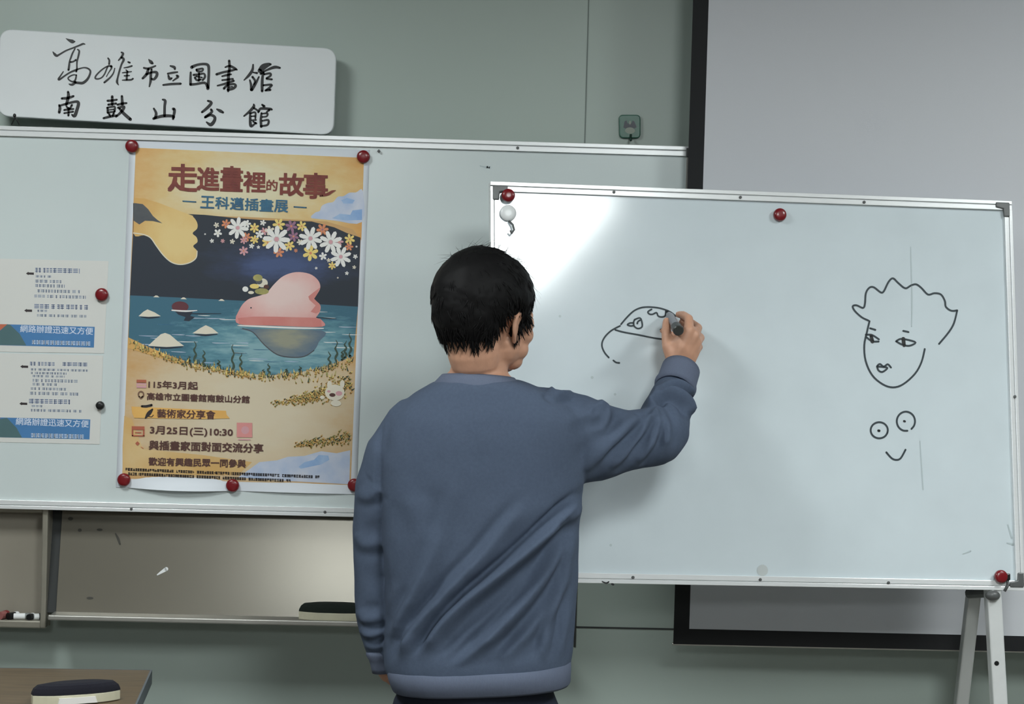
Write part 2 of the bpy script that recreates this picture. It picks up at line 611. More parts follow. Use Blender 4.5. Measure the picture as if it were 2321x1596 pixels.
G1 = [  # first two characters, upper line
 [(520,75,10),(600,120,60),(680,150,92),(735,150,30)],
 [(210,395,20),(250,450,60),(300,490,62),(360,465,45),(520,370,38),(700,300,38),(850,240,42),(930,205,45),(980,215,22)],
 [(740,320,30),(680,430,40),(640,540,40),(610,620,35),(600,720,50),(585,830,50)],
 [(800,340,30),(840,380,45),(820,500,45),(790,620,40),(785,720,35),(785,800,40),(770,870,40)],
 [(630,640,45),(700,630,40),(760,590,45)],
 [(460,870,25),(400,960,35),(345,1045,45),(370,1060,45),(480,980,40),(620,890,40),(740,840,50),(840,800,35),(950,775,32),(1040,790,40),(1105,850,45),(1090,950,50),(1030,1060,60),(930,1140,68),(830,1140,62),(750,1130,60)],
 [(780,960,25),(720,945,30),(640,970,35),(575,1020,35),(600,1070,35),(680,1110,40),(740,1080,45),(765,1000,40),(770,950,35)],
 [(740,1120,60),(690,1175,60),(640,1182,50),(600,1168,30)],
 [(1530,550,40),(1560,600,45),(1555,690,45)],
 [(1620,750,40),(1540,735,35),(1430,790,35),(1320,880,38),(1240,970,40),(1225,1030,40),(1290,1045,38),(1380,1010,35),(1450,920,35),(1500,800,35),(1530,740,35)],
 [(1600,740,60),(1610,790,40),(1540,900,25),(1490,990,22)],
 [(1690,790,25),(1660,900,35),(1590,1000,40),(1490,1090,50),(1440,1130,45)],
 [(1850,410,40),(1890,440,55),(1850,520,50),(1780,600,32)],
 [(1850,530,50),(1905,580,60),(1850,700,45),(1800,860,45),(1760,1020,45),(1745,1120,58),(1780,1190,22)],
 [(2010,640,40),(2050,655,45)],
 [(1910,780,25),(2000,765,40),(2100,735,40)],
 [(1870,900,25),(1960,885,35),(2090,870,25)],
 [(1960,830,30),(2000,870,40)],
 [(1990,880,45),(1980,960,50),(1975,1060,45)],
 [(1920,970,35),(2040,965,30)],
 [(1870,1075,25),(1980,1070,45),(2080,1065,45),(2125,1040,45)]]
G2 = [  # rest of the upper line and end of the lower line
 [(185,170,15),(220,210,55),(245,230,35)], [(110,300,30),(180,310,35),(290,270,25)], [(180,320,40),(150,400,45),(92,462,35)],
 [(150,400,35),(230,370,35),(305,370,45),(310,420,45),(270,475,40),(230,470,30)], [(230,320,30),(218,420,40),(215,500,40),(195,590,22)],
 [(520,270,25),(580,290,45),(590,320,30)], [(480,390,30),(560,375,35),(630,365,25)], [(490,420,30),(510,470,45),(540,460,30)],
 [(620,420,35),(640,440,35),(560,500,22)], [(410,565,30),(540,550,38),(680,545,35)],
 [(850,290,50),(930,255,40),(1040,240,40),(1105,262,45),(1115,350,42),(1110,480,42),(1100,620,50)],
 [(835,370,30),(832,460,38),(832,555,40)], [(832,558,40),(920,550,38),(1050,530,40),(1100,600,45)],
 [(925,330,35),(1020,310,30),(1010,350,30),(940,355,30),(925,330,30)],
 [(880,410,35),(960,400,35),(1040,390,30),(1055,440,35),(1020,490,30)], [(900,450,35),(930,490,35),(990,480,30)], [(965,380,30),(960,500,30)], [(920,430,25),(1010,450,25)],
 [(1430,190,38),(1435,300,40),(1420,420,45),(1415,540,45),(1415,660,35)], [(1370,290,25),(1440,270,35),(1520,310,40),(1550,330,25)],
 [(1235,400,38),(1330,370,36),(1450,345,36),(1530,325,28)], [(1320,430,25),(1400,410,35),(1460,400,25)], [(1320,490,25),(1410,480,35),(1490,470,25)],
 [(1250,575,25),(1350,550,35),(1500,500,35)], [(1350,620,38),(1400,570,35),(1500,550,35),(1530,580,42),(1490,620,40),(1410,640,40)], [(1420,600,22),(1480,590,20)],
 [(1800,250,25),(1790,330,40),(1740,410,45),(1660,490,18)], [(1800,370,20),(1860,380,35)], [(1905,345,70),(1960,285,92),(2035,250,60),(2070,245,36)],
 [(1920,390,40),(2000,340,30),(2130,290,48),(2215,300,32)], [(1790,440,35),(1830,500,35),(1810,560,25)], [(1750,490,25),(1770,570,40),(1770,640,40)],
 [(1890,440,25),(1840,540,40),(1780,640,45)], [(1960,370,35),(1945,450,40),(1940,560,45),(1940,660,40)],
 [(1970,400,30),(2060,385,35),(2070,420,35),(2010,460,30)], [(2010,470,28),(2090,478,32)],
 [(1960,570,30),(2085,560,35),(2060,600,35),(2000,645,30)], [(1990,650,30),(2065,640,38)],
 [(400,790,25),(440,810,45),(432,900,42),(430,1040,42)], [(265,930,30),(300,1000,42),(290,1070,45)],
 [(260,1085,40),(400,1045,48),(540,1045,45),(575,1060,38)], [(565,935,45),(585,960,45),(562,1090,36)],
 [(1100,810,30),(1155,840,45),(1090,920,45),(1010,985,35)], [(1240,940,25),(1290,965,50),(1335,990,35)],
 [(1150,945,35),(1160,985,40),(1060,1060,38)], [(1060,1065,35),(1140,1030,40),(1205,1060,45),(1200,1120,50),(1145,1180,55),(1080,1140,24)],
 [(1810,865,25),(1810,900,45),(1750,970,42),(1660,1045,25)], [(1810,920,30),(1870,960,30),(1880,990,25)],
 [(1755,1000,32),(1755,1100,42),(1765,1200,45),(1810,1180,30),(1840,1150,30)], [(1770,1000,25),(1835,990,30),(1835,1080,28)],
 [(1770,1050,22),(1830,1045,25)], [(1775,1110,22),(1845,1105,26)], [(1800,1130,26),(1850,1160,30)],
 [(1940,870,30),(1970,895,45)], [(1890,975,30),(1920,930,40),(2060,935,40),(2090,945,30)], [(2050,950,35),(2010,985,25)],
 [(1930,1000,30),(1920,1100,40),(1925,1210,40)], [(1935,1010,22),(2020,1005,32),(2010,1050,28),(1940,1060,22)],
 [(1940,1120,25),(2035,1108,35),(2025,1180,35),(1935,1200,30)]]
G3 = [  # first two characters of the lower line
 [(880,960,30),(885,1010,40),(870,1080,38),(855,1130,30)], [(800,1045,30),(880,1038,35),(950,1015,28)], [(765,1130,25),(775,1170,38),(765,1225,34)],
 [(770,1140,25),(870,1110,30),(985,1085,34),(1015,1110,42),(995,1190,42),(965,1270,45),(930,1255,22)],
 [(860,1150,22),(885,1175,28)], [(930,1130,28),(905,1175,25)], [(830,1195,25),(890,1185,30),(950,1180,22)], [(830,1235,22),(945,1215,26)], [(887,1170,28),(885,1265,28)],
 [(1450,1020,35),(1450,1120,35)], [(1390,1075,28),(1450,1070,30),(1510,1060,25)], [(1400,1125,28),(1500,1110,28)],
 [(1390,1165,28),(1392,1230,28)], [(1385,1165,25),(1480,1150,28),(1480,1210,28)], [(1395,1225,25),(1480,1215,25)], [(1395,1195,18),(1470,1185,18)],
 [(1410,1245,28),(1425,1275,25)], [(1470,1235,28),(1455,1270,25)], [(1340,1300,30),(1440,1275,35),(1510,1265,28)],
 [(1575,1015,30),(1582,1120,40)], [(1520,1125,28),(1590,1110,32),(1635,1105,25)], [(1525,1165,28),(1605,1150,34),(1570,1215,36),(1500,1280,26)],
 [(1545,1175,28),(1600,1240,42),(1685,1315,42)]]
chars = {}
for G_, sc_, ox_, oy_ in ((G1, 10.55, 100, 80), (G2, 6.826, 310, 110), (G3, 5.7, 0, 40)):
    for st in G_:
        cx_ = ox_ + np.mean([p[0] for p in st]) / sc_; cy_ = oy_ + np.mean([p[1] for p in st]) / sc_
        low = cy_ > 216
        key = (low, int(np.searchsorted((200, 310, 420, 530) if low else (210, 312, 365, 418, 483, 545), cx_)))
        chars.setdefault(key, []).append((st, sc_, ox_, oy_))
for key in sorted(chars):
    b = MB()
    for st, sc_, ox_, oy_ in chars[key]:
        b.ribbon(pS, zs([st], sc_, ox_, oy_, pS), .0006, m_ink)
    b.build('brush_character', sg)
# little black wire stand under the sign
hk = thing('wire_hook', 'small black wire hook below the left end of the calligraphy sign', 'hook', at(35, 284, 4.57))
b = MB()
for p in (((33, 258), (33, 268), (26, 283)), ((33, 266), (38, 272), (44, 283))):
    b.tube([at(x, y, 4.556) for x, y in p], .0016, n=8)
b.ellipsoid(at(33, 262, 4.556), (.004, .004, .005), nu=12, nv=8)
b.build('wire', hk, m_blackpl, smooth=True)

# ------------------------------------------------------------------ teal hook on the wall panel
pH = Plane((0, WALL, 1.8), (1, 0, 0), (0, 0, 1))
th = thing('wall_hook', 'teal rounded adhesive hook on the green wall above the whiteboard', 'hook', pH.to3(*pH.pix(1427, 286)))
c4 = [pH.pix(1403, 314), pH.pix(1451, 314), pH.pix(1451, 261), pH.pix(1402, 261)]
b = MB(); b.prism(pH, rounded(c4, .011), .0005, .010); b.build('backplate', th, m_teal, bevel=.0025)
b = MB()
D = .0104
b.poly(pH, [pH.pix(x, y) for x, y in ((1412, 290), (1415, 276), (1419, 274), (1422, 281), (1430, 281), (1433, 274), (1437, 277), (1442, 289), (1438, 292), (1416, 292))], D, mat('printed_charcoal', (44, 50, 62), rough=.4))
a, c = pH.pix(1427, 297); b.disc(pH, a, c, .0125, D + .0002, mat('printed_grey', (132, 142, 128), rough=.4), 18, .008)
a, c = pH.pix(1427, 279); b.disc(pH, a, c, .0025, D + .0002, None, 10, .005)
b.build('printed_motif', th)
b = MB(); p0 = pH.to3(*pH.pix(1429, 306), .010); p1 = pH.to3(*pH.pix(1428, 316), .014); p2 = pH.to3(*pH.pix(1428, 320), .022); p3 = pH.to3(*pH.pix(1428, 317), .028)
b.tube([p0, p1, p2, p3], .003, n=8); b.build('prong', th, mat('dark_teal', (40, 66, 58), rough=.4), smooth=True)

# ------------------------------------------------------------------ magnets
def magnet(name, pl, px, py, r, h0, m, label, group, cat='magnet', hgt=.014):
    a, c = pl.pix(px, py)
    t = thing(name, label, cat, pl.to3(a, c, h0), group)
    b_ = MB()
    b_.lathe(pl, a, c, [(r * .96, h0), (r, h0 + .003), (r, h0 + hgt * .55), (r * .93, h0 + hgt * .8), (r * .7, h0 + hgt * .96), (r * .3, h0 + hgt)], n=32)
    b_.build('cap', t, m, smooth=True)
    b_ = MB(); b_.lathe(pl, a, c, [(r * .8, h0 - .0004), (r * .8, h0 + .001)], n=24); b_.build('disc', t, m_bracket)
    return t
GR = 'red round magnets'
R1 = .0158
magnet('round_magnet', pB, 300, 332, R1, .0016, m_red, "red magnet at the poster's upper left corner", GR)
magnet('round_magnet', pB, 824, 356, R1, .0016, m_red, "red magnet at the poster's upper right corner", GR)
magnet('round_magnet', pB, 282, 1087, R1, .0016, m_red, "red magnet at the poster's lower left corner", GR)
magnet('round_magnet', pB, 528, 1100, R1, .0016, m_red, "red magnet on the middle of the poster's bottom margin", GR)
magnet('round_magnet', pB, 803, 1099, R1, .0016, m_red, "red magnet at the poster's lower right corner, half behind the man's sleeve", GR)
magnet('round_magnet', pB, 232, 668, R1, .0012, m_red, 'red magnet on the right edge of the upper blue-banner notice', GR)
magnet('round_magnet', pB, 228, 919, .0102, .0012, m_blackpl, 'small black magnet on the right edge of the lower notice', 'black magnets')

# ------------------------------------------------------------------ notices
def notice(quad, label, lines, arrows, banner, tri, orange, cover, top_white):
    t = thing('notice', label, 'notice', pB.to3(*pB.pix(*quad[0]), 0))
    b_ = MB(); b_.slab(pB, [pB.pix(*q) for q in quad], .0002, .0010); b_.build('sheet', t, m_notice)
    h = .0013
    k = MB()
    mi = mat('faded_blue_print', (128, 142, 168), rough=.6); mi2 = mat('blue_heading_print', (98, 116, 152), rough=.6)
    r_ = random.Random(4)
    for x0, y0, x1, hp, hd in lines:
        x = x0
        while x < x1:
            w_ = min(r_.choice((5, 7, 9)) * (1.3 if hd else 1), x1 - x)
            yy = y0 + (x - x0) * .022
            q = [pB.pix(x, yy + hp), pB.pix(x + w_, yy + hp), pB.pix(x + w_, yy), pB.pix(x, yy)]
            n_ = 3
            for j in range(n_):       # three thin strokes per character, as small print looks from here
                f0, f1 = j / n_ + .04, (j + .62) / n_
                k.poly(pB, [pB.pix(x, yy + hp * f1), pB.pix(x + w_ - 1, yy + hp * f1), pB.pix(x + w_ - 1, yy + hp * f0), pB.pix(x, yy + hp * f0)], h, mi2 if hd else mi)
            if r_.random() < .8:
                xm = x + w_ * r_.uniform(.2, .6)
                k.poly(pB, [pB.pix(xm, yy + hp), pB.pix(xm + 1.4, yy + hp), pB.pix(xm + 1.4, yy), pB.pix(xm, yy)], h, mi2 if hd else mi)
            x += w_ + (1 if r_.random() < .85 else 4)
    k.build('small_print', t)
    mk_ = mat('dark_print', (52, 44, 46), rough=.6)
    for x, y in arrows:
        k = MB()
        k.poly(pB, [pB.pix(*q) for q in ((x - 9, y), (x - 3, y + 4), (x - 3, y + 2.6), (x + 9, y + 3), (x + 9, y - 2), (x - 3, y - 2.4), (x - 3, y - 4))], h, mk_)
        k.build('arrow', t)
    k = MB()
    k.poly(pB, [pB.pix(*q) for q in banner], h, mat('banner_blue', (72, 124, 176), rough=.5, var=.06, vscale=12))
    k.poly(pB, [pB.pix(*q) for q in tri], h + .0002, mat('banner_teal', (78, 108, 112), rough=.5, var=.06, vscale=12))
    k.poly(pB, [pB.pix(*q) for q in orange], h + .0003, mat('banner_orange', (190, 104, 76), rough=.5))
    k.build('banner', t)
    k = MB(); mw = mat('banner_white_print', (206, 218, 236), rough=.6)
    text_fit(k, pB, top_white[0], *top_white[1], h + .0005, mw, .012)
    k.build('lettering', t)
    k = MB()
    x0, y0, x1, hp = cover
    x = x0
    while x < x1:
        w_ = r_.choice((8, 9, 10)); yy = y0 + (x - x0) * .028
        for f0, f1 in ((.02, .2), (.38, .56), (.75, .98)):
            k.poly(pB, [pB.pix(x, yy + hp * f1), pB.pix(x + w_, yy + hp * f1), pB.pix(x + w_, yy + hp * f0), pB.pix(x, yy + hp * f0)], h + .0005, mw)
        xm = x + r_.uniform(1, 6); k.poly(pB, [pB.pix(xm, yy + hp), pB.pix(xm + 2, yy + hp), pB.pix(xm + 2, yy), pB.pix(xm, yy)], h + .0005, mw)
        x += w_ + 2
    k.build('small_lettering', t)
    return t
notice([(-150, 795), (236, 801), (246, 592), (-145, 583)], 'notice sheet with a blue banner pinned by the red magnet, upper of the pair',
       [(80, 607, 180, 11, True), (81, 624, 117, 5, False), (80, 634, 143, 7, False), (80, 644, 146, 7, False), (85, 656, 182, 7, False), (78, 668, 194, 7, False),
        (78, 689, 201, 11, True), (85, 702, 108, 5, False), (84, 712, 198, 6, False)], [(68, 620), (64, 704)],
       [(-60, 781), (213, 788), (215, 741), (-60, 733)], [(-60, 781), (60, 783), (45, 757), (23, 736), (17, 735), (-20, 768)],
       [(-60, 735), (17, 735), (-4, 753), (-60, 760)], (73, 771, 207, 9),
       ('網路辦證迅速又方便', ((46, 753), (211, 759), 16)))
notice([(-160, 999), (226, 1007), (234, 806), (-152, 797)], 'notice sheet with a blue banner pinned by the small black magnet, lower of the pair',
       [(68, 820, 125, 9, True), (142, 821, 199, 9, True), (70, 835, 200, 5, False), (70, 843, 150, 5, False), (74, 850, 148, 5, False), (74, 859, 177, 7, False),
        (74, 868, 130, 6, False), (70, 878, 155, 6, False), (68, 888, 180, 7, False), (66, 904, 160, 11, True), (72, 918, 98, 5, False), (70, 927, 187, 6, False)],
       [(55, 831), (53, 915)],
       [(-60, 990), (203, 996), (205, 951), (-60, 945)], [(-60, 990), (50, 992), (38, 970), (16, 947), (-2, 950), (-60, 985)],
       [(-60, 946), (2, 947), (-2, 951), (-60, 985)], (71, 982, 188, 9),
       ('網路辦證迅速又方便', ((36, 963), (201, 969), 16)))

# ------------------------------------------------------------------ poster
po = thing('poster', 'large illustrated exhibition poster with sea, flowers and pink foot, held by red magnets', 'poster', pB.to3(*pB.pix(550, 1110), 0))
q0, q1, q2, q3 = [np.array(pB.pix(*p)) for p in ((263, 1105), (808, 1121), (838, 340), (294, 319))]
v, f = [], []
NX, NY = 40, 30
for j in range(NY + 1):
    tj = (j / NY) ** 2
    for i in range(NX + 1):
        ti = i / NX
        p = (q0 * (1 - ti) + q1 * ti) * (1 - tj) + (q3 * (1 - ti) + q2 * ti) * tj
        # lower margin sags off the board between the magnets
        s1 = math.sin(math.pi * min(max((ti - .05) / .44, 0), 1)) * .016
        s2 = math.sin(math.pi * min(max((ti - .52) / .46, 0), 1)) * .006
        e = max(0, 1 - tj / .030)
        drop = -.010 * e * math.sin(math.pi * min(max((ti - .05) / .44, 0), 1)) * 0.3
        v.append(pB.to3(p[0], p[1] + drop, .0012 + (s1 + s2) * e))
for j in range(NY):
    for i in range(NX):
        a = j * (NX + 1) + i
        f.append((a, a + 1, a + NX + 2, a + NX + 1))
b = MB(); b.add(v, f, m_paper); sheet = b.build('sheet', po, smooth=True)
so = sheet.modifiers.new('thickness', 'SOLIDIFY'); so.thickness = .0004; so.offset = -1

S3 = lambda pts: zp(pts, 3.893, 270, 310, pB)
S4 = lambda pts: zp(pts, 3.712, 270, 700, pB)
PX = lambda pts: zp(pts, 1, 0, 0, pB)
def closed(pts, k=4):
    q = np.array(list(pts[-2:]) + list(pts) + list(pts[:2]), float)
    c = catmull(q, k)
    return [tuple(p) for p in c[2 * k:-2 * k]]
H = .0016
LAY = .00016
def print_mat(name, inner, outer, cpx, rpx, amp=.5, vscale=7, stretch=(1, 1, 1), third=None):
    """watercolour wash: one pigment around a spot of the picture running into another, with blotches"""
    m = mat(name, inner, rough=.55)
    nt = m.node_tree
    bs = nt.nodes['Principled BSDF']
    c = pB.to3(*pB.pix(*cpx), 0)
    R = (rpx[0] * PXM(pB), rpx[1] * PXM(pB))
    tc = nt.nodes.new('ShaderNodeTexCoord')
    mp = nt.nodes.new('ShaderNodeMapping')
    mp.inputs['Scale'].default_value = (1 / R[0], 0, 1 / R[1])
    mp.inputs['Location'].default_value = (-c[0] / R[0], 0, -c[2] / R[1])
    nt.links.new(tc.outputs['Object'], mp.inputs[0])
    ln = nt.nodes.new('ShaderNodeVectorMath'); ln.operation = 'LENGTH'
    nt.links.new(mp.outputs[0], ln.inputs[0])
    m2 = nt.nodes.new('ShaderNodeMapping'); m2.inputs['Scale'].default_value = stretch
    nt.links.new(tc.outputs['Object'], m2.inputs[0])
    nz_ = nt.nodes.new('ShaderNodeTexNoise'); nz_.inputs['Scale'].default_value = vscale; nz_.inputs['Detail'].default_value = 7; nz_.inputs['Roughness'].default_value = .65
    nt.links.new(m2.outputs[0], nz_.inputs['Vector'])
    ma = nt.nodes.new('ShaderNodeMath'); ma.operation = 'MULTIPLY_ADD'
    ma.inputs[1].default_value = amp * 2; 
    nt.links.new(nz_.outputs[0], ma.inputs[0]); nt.links.new(ln.outputs['Value'], ma.inputs[2])
    sb_ = nt.nodes.new('ShaderNodeMath'); sb_.operation = 'SUBTRACT'; sb_.inputs[1].default_value = amp
    nt.links.new(ma.outputs[0], sb_.inputs[0])
    rp = nt.nodes.new('ShaderNodeValToRGB')
    rp.color_ramp.elements[0].position = .25; rp.color_ramp.elements[0].color = rgb(*inner)
    rp.color_ramp.elements[1].position = 1.0; rp.color_ramp.elements[1].color = rgb(*outer)
    if third:
        e_ = rp.color_ramp.elements.new(.62); e_.color = rgb(*third)
    nt.links.new(sb_.outputs[0], rp.inputs[0]); nt.links.new(rp.outputs[0], bs.inputs['Base Color'])
    return m
m_navy = print_mat('print_navy', (66, 82, 122), (36, 44, 56), (640, 600), (190, 60), .55, 9, (1, 1, 3), (46, 56, 80))
m_sky = print_mat('print_cream_sky', (222, 212, 178), (212, 158, 88), (560, 425), (330, 150), .45, 8, (1, 1, 2.0), (218, 190, 134))
m_sea = print_mat('print_sea', (132, 170, 178), (58, 104, 124), (640, 790), (260, 90), .8, 16, (1, 1, 5), (92, 140, 154))
m_sand = print_mat('print_sand', (212, 198, 172), (200, 158, 104), (560, 930), (330, 210), .4, 9, (1, 1, 2), (208, 188, 156))
m_sand2 = mat('print_ochre', (206, 164, 100), rough=.55, col2=(214, 186, 136), vscale=10)
m_foot = print_mat('print_yellow', (226, 198, 136), (212, 166, 96), (410, 540), (110, 110), .45, 14, (1, 1, 1), (222, 188, 122))
m_pink = print_mat('print_pink', (232, 204, 198), (216, 144, 140), (640, 665), (125, 85), .3, 14, (1, 1, 1), (228, 184, 178))
m_pink2 = mat('print_rose', (206, 122, 116), rough=.55, col2=(212, 140, 132), vscale=20)
m_grey = mat('print_slate', (66, 70, 78), rough=.55, col2=(88, 90, 92), vscale=16)
m_refl = print_mat('print_reflection', (150, 150, 132), (92, 112, 130), (650, 765), (75, 45), .6, 14, (1, 1, 4), (120, 130, 132))
m_cloud = mat('print_cloud', (164, 182, 212), rough=.55, col2=(208, 210, 220), vscale=16)
m_cloudb = mat('print_blue', (120, 158, 208), rough=.55, col2=(164, 188, 218), vscale=22)
m_white = mat('print_white', (232, 230, 226), rough=.55)
m_cream2 = mat('print_cream', (222, 214, 196), rough=.55)
m_yel = mat('print_flower_yellow', (232, 206, 122), rough=.55)
m_org = mat('print_flower_orange', (214, 138, 98), rough=.55)
m_pnk = mat('print_flower_pink', (208, 156, 162), rough=.55)
m_mauve = mat('print_flower_mauve', (150, 108, 134), rough=.55)
m_olive = mat('print_olive', (142, 142, 88), rough=.55, col2=(190, 174, 104), vscale=30)
m_weed = mat('print_weed', (58, 76, 62), rough=.55)
m_dred = mat('print_dark_red', (96, 46, 54), rough=.55)
m_brown = mat('print_brown', (84, 52, 46), rough=.55)
m_title = mat('print_title_brown', (112, 44, 38), rough=.55, col2=(132, 62, 48), vscale=60)
m_sub = mat('print_subtitle_blue', (44, 90, 122), rough=.55, col2=(58, 110, 138), vscale=60)
m_icon = mat('print_icon', (176, 96, 72), rough=.55)
m_fine = mat('print_fine_black', (44, 38, 40), rough=.6)
m_ban = mat('print_banner_orange', (222, 168, 88), rough=.55, col2=(228, 184, 106), vscale=20)
m_outline = mat('print_outline', (36, 44, 58), rough=.55)

a = MB()   # painted background
art = PX([(277, 1085), (795, 1099), (825, 358), (308, 335)])
a.poly(pB, art, H, m_sand)
sky = PX([(308, 335), (825, 358), (819, 545), (800, 520), (740, 502), (640, 496), (560, 492), (424, 488), (420, 560), (300, 620)])
a.poly(pB, sky[::-1], H + LAY, m_sky)
navy = S3([(125, 840), (125, 585), (300, 690), (600, 682), (760, 690), (1000, 715), (1300, 738), (1700, 748), (1900, 800), (2010, 850), (2130, 890), (2108, 1500), (1500, 1480), (95, 1430)])
a.poly(pB, navy[::-1], H + 2 * LAY, m_navy)
sea = S3([(98, 1400), (500, 1418), (1100, 1448), (1780, 1480), (2108, 1500)]) + S4([(1972, 400), (1750, 478), (1500, 540), (1250, 560), (960, 530), (700, 480), (420, 400), (250, 330), (80, 250)])
a.poly(pB, sea[::-1], H + 3 * LAY, m_sea)
a.poly(pB, S4([(78, 240), (250, 322), (420, 392), (560, 440), (520, 470), (300, 400), (72, 330)])[::-1], H + 4 * LAY, m_foot)
a.poly(pB, S4([(45, 900), (110, 930), (200, 1180), (700, 1230), (1120, 1290), (1000, 1400), (30, 1400), (30, 1150)])[::-1], H + 2 * LAY, m_sand2)
a.poly(pB, S4([(1000, 1420), (1180, 1290), (1330, 1275), (1420, 1245), (1560, 1238), (1700, 1198), (1830, 1215), (1945, 1190), (1938, 1476), (1440, 1450)])[::-1], H + 2 * LAY, m_cloud)
a.poly(pB, S4([(1510, 1330), (1560, 1290), (1640, 1270), (1680, 1230), (1760, 1235), (1770, 1270), (1700, 1310), (1600, 1330), (1530, 1345)])[::-1], H + 3 * LAY, m_cloudb)
cl = S3([(1700, 720), (1730, 670), (1770, 655), (1790, 610), (1840, 585), (1890, 575), (1930, 530), (1980, 525), (2030, 495), (2090, 492), (2150, 478), (2143, 752), (1900, 740)])
a.poly(pB, closed(cl)[::-1], H + 3 * LAY, m_cloud)
a.poly(pB, S3([(1880, 720), (1950, 680), (2040, 690), (2060, 650), (2145, 640), (2143, 735), (2000, 740)])[::-1], H + 4 * LAY, m_cloudb)
a.poly(pB, S3([(1960, 560), (2010, 540), (2080, 560), (2060, 590), (1980, 590)])[::-1], H + 4 * LAY, m_cloudb)
a.build('painted_background', po)

a = MB()   # golden foot shape and slate hill
foot = S3([(133, 540), (600, 680), (655, 708), (690, 760), (690, 810), (650, 852), (685, 888), (692, 930), (655, 966), (690, 1010), (682, 1070), (625, 1113), (540, 1130), (460, 1110), (390, 1050), (330, 970), (280, 900), (220, 870), (128, 855)])
a.poly(pB, closed(foot)[::-1], H + 5 * LAY, m_foot)
a.ribbon(pB, zs([[(128, 850, 9), (220, 864, 9), (280, 894, 9), (330, 964, 9), (390, 1044, 9), (460, 1106, 9), (540, 1128, 9), (625, 1111, 9), (680, 1070, 9), (690, 1010, 8)]], 3.893, 270, 310, pB), H + 5.5 * LAY, m_cream2)
a.poly(pB, S3([(133, 585), (210, 595), (258, 640), (300, 700), (340, 735), (385, 765), (300, 745), (230, 742), (180, 775), (128, 740)])[::-1], H + 6 * LAY, m_grey)
a.build('golden_foot', po)

a = MB()   # flowers
rr = random.Random(3)
def flower(x, y, r, m, np_, core, lay):
    cx_, cy_ = pB.pix(270 + x / 3.893, 310 + y / 3.893)
    R = r / 3.893 * PXM(pB)
    ph = rr.random() * 6
    for k in range(np_):
        t = ph + 2 * math.pi * k / np_
        d = np.array([math.cos(t), math.sin(t)]); q = np.array([-d[1], d[0]])
        w = R * (2.0 / np_ + .05)
        c_ = np.array([cx_, cy_])
        pts = [c_ + d * R * .12 - q * w * .25, c_ + d * R * .55 - q * w * .62, c_ + d * R * .88 - q * w * .5, c_ + d * R,
               c_ + d * R * .88 + q * w * .5, c_ + d * R * .55 + q * w * .62, c_ + d * R * .12 + q * w * .25]
        a.poly(pB, pts, lay, m)
    a.disc(pB, cx_, cy_, R * .17, lay + LAY * .4, core, 12)
FL = [(945,770,42,m_org),(1795,820,55,m_org),(1410,1020,48,m_org),(1195,805,44,m_yel),(1310,935,52,m_yel),(1690,1028,72,m_yel),(1410,775,56,m_yel),(1505,960,46,m_yel),
      (1880,1138,36,m_yel),(1195,908,40,m_yel),(1612,790,46,m_yel),(2035,905,48,m_yel),(1520,790,55,m_mauve),(1540,880,48,m_mauve),(1100,1008,42,m_pnk),(1125,885,42,m_org),(1100,915,34,m_pnk),
      (1940,925,42,m_pnk),(2030,970,38,m_org),(915,920,20,m_pnk),(1280,835,36,m_pnk),(1560,1005,18,m_org)]
for k, (x, y, r, m) in enumerate(FL):
    flower(x, y, r, m, 6, m_mauve if m is m_org else m_org, H + (7 + (k % 3) * .5) * LAY)
for k, (x, y, r) in enumerate([(860,780,26),(872,850,38),(820,920,20),(1000,925,24),(1170,965,24),(1230,975,16),(1330,830,44),(1240,862,38),(1800,1055,36),(1850,1090,20),(1925,1112,20),(2085,1058,22),(2075,1152,18),(1740,1160,13),(2010,1205,18),(1930,1245,9),(760,860,9),(1270,760,28),(1595,930,28),(1130,770,36),(2095,970,10),(1480,1000,14)]):
    flower(x, y, r, m_white if k % 3 else m_cream2, 5, m_cream2, H + 8.5 * LAY)
for k, (x, y, r) in enumerate([(1048,805,98),(1390,905,122),(1690,898,106),(1868,930,104),(1957,1060,96)]):
    flower(x, y, r, m_white, 8, m_pnk, H + (9.5 + .5 * k) * LAY)
a.build('painted_flowers', po)

a = MB()   # sea life: pink foot boat, islands, ball, weeds
pinkf = S3([(1040, 1570), (1052, 1545), (1090, 1480), (1150, 1430), (1250, 1400), (1310, 1370), (1370, 1300), (1450, 1230), (1560, 1195), (1680, 1210), (1755, 1265), (1776, 1330), (1745, 1395), (1722, 1430), (1775, 1485), (1772, 1545)]) + S4([(1660, 75), (1700, 90), (1706, 152), (1300, 142), (1012, 130), (985, 60)])
rpts = S4([(1040, 165), (1130, 200), (1220, 300), (1330, 385), (1450, 408), (1560, 400), (1640, 350), (1680, 280), (1700, 180)])
a.poly(pB, closed(rpts)[::-1], H + 5 * LAY, m_refl)
a.ribbon(pB, zs([[(1040,165,8),(1130,200,8),(1220,300,9),(1330,385,9),(1450,408,9),(1560,400,9),(1640,350,8)]], 3.712, 270, 700, pB), H + 5.4 * LAY, m_grey)
a.poly(pB, closed(pinkf)[::-1], H + 6 * LAY, m_pink)
a.poly(pB, S4([(1000, 78), (1130, 66), (1300, 66), (1660, 76), (1700, 90), (1706, 152), (1300, 142), (1012, 130)])[::-1], H + 7 * LAY, m_pink2)
a.poly(pB, S3([(1776, 1330), (1745, 1395), (1722, 1430), (1775, 1485), (1772, 1545), (1740, 1560), (1690, 1545), (1735, 1490), (1680, 1440), (1670, 1410), (1720, 1370)])[::-1], H + 6.5 * LAY, m_pink2)
a.ribbon(pB, zs([[(1000, 140, 10), (1200, 150, 14), (1500, 162, 14), (1720, 165, 8)]], 3.712, 270, 700, pB), H + 7.5 * LAY, m_white)
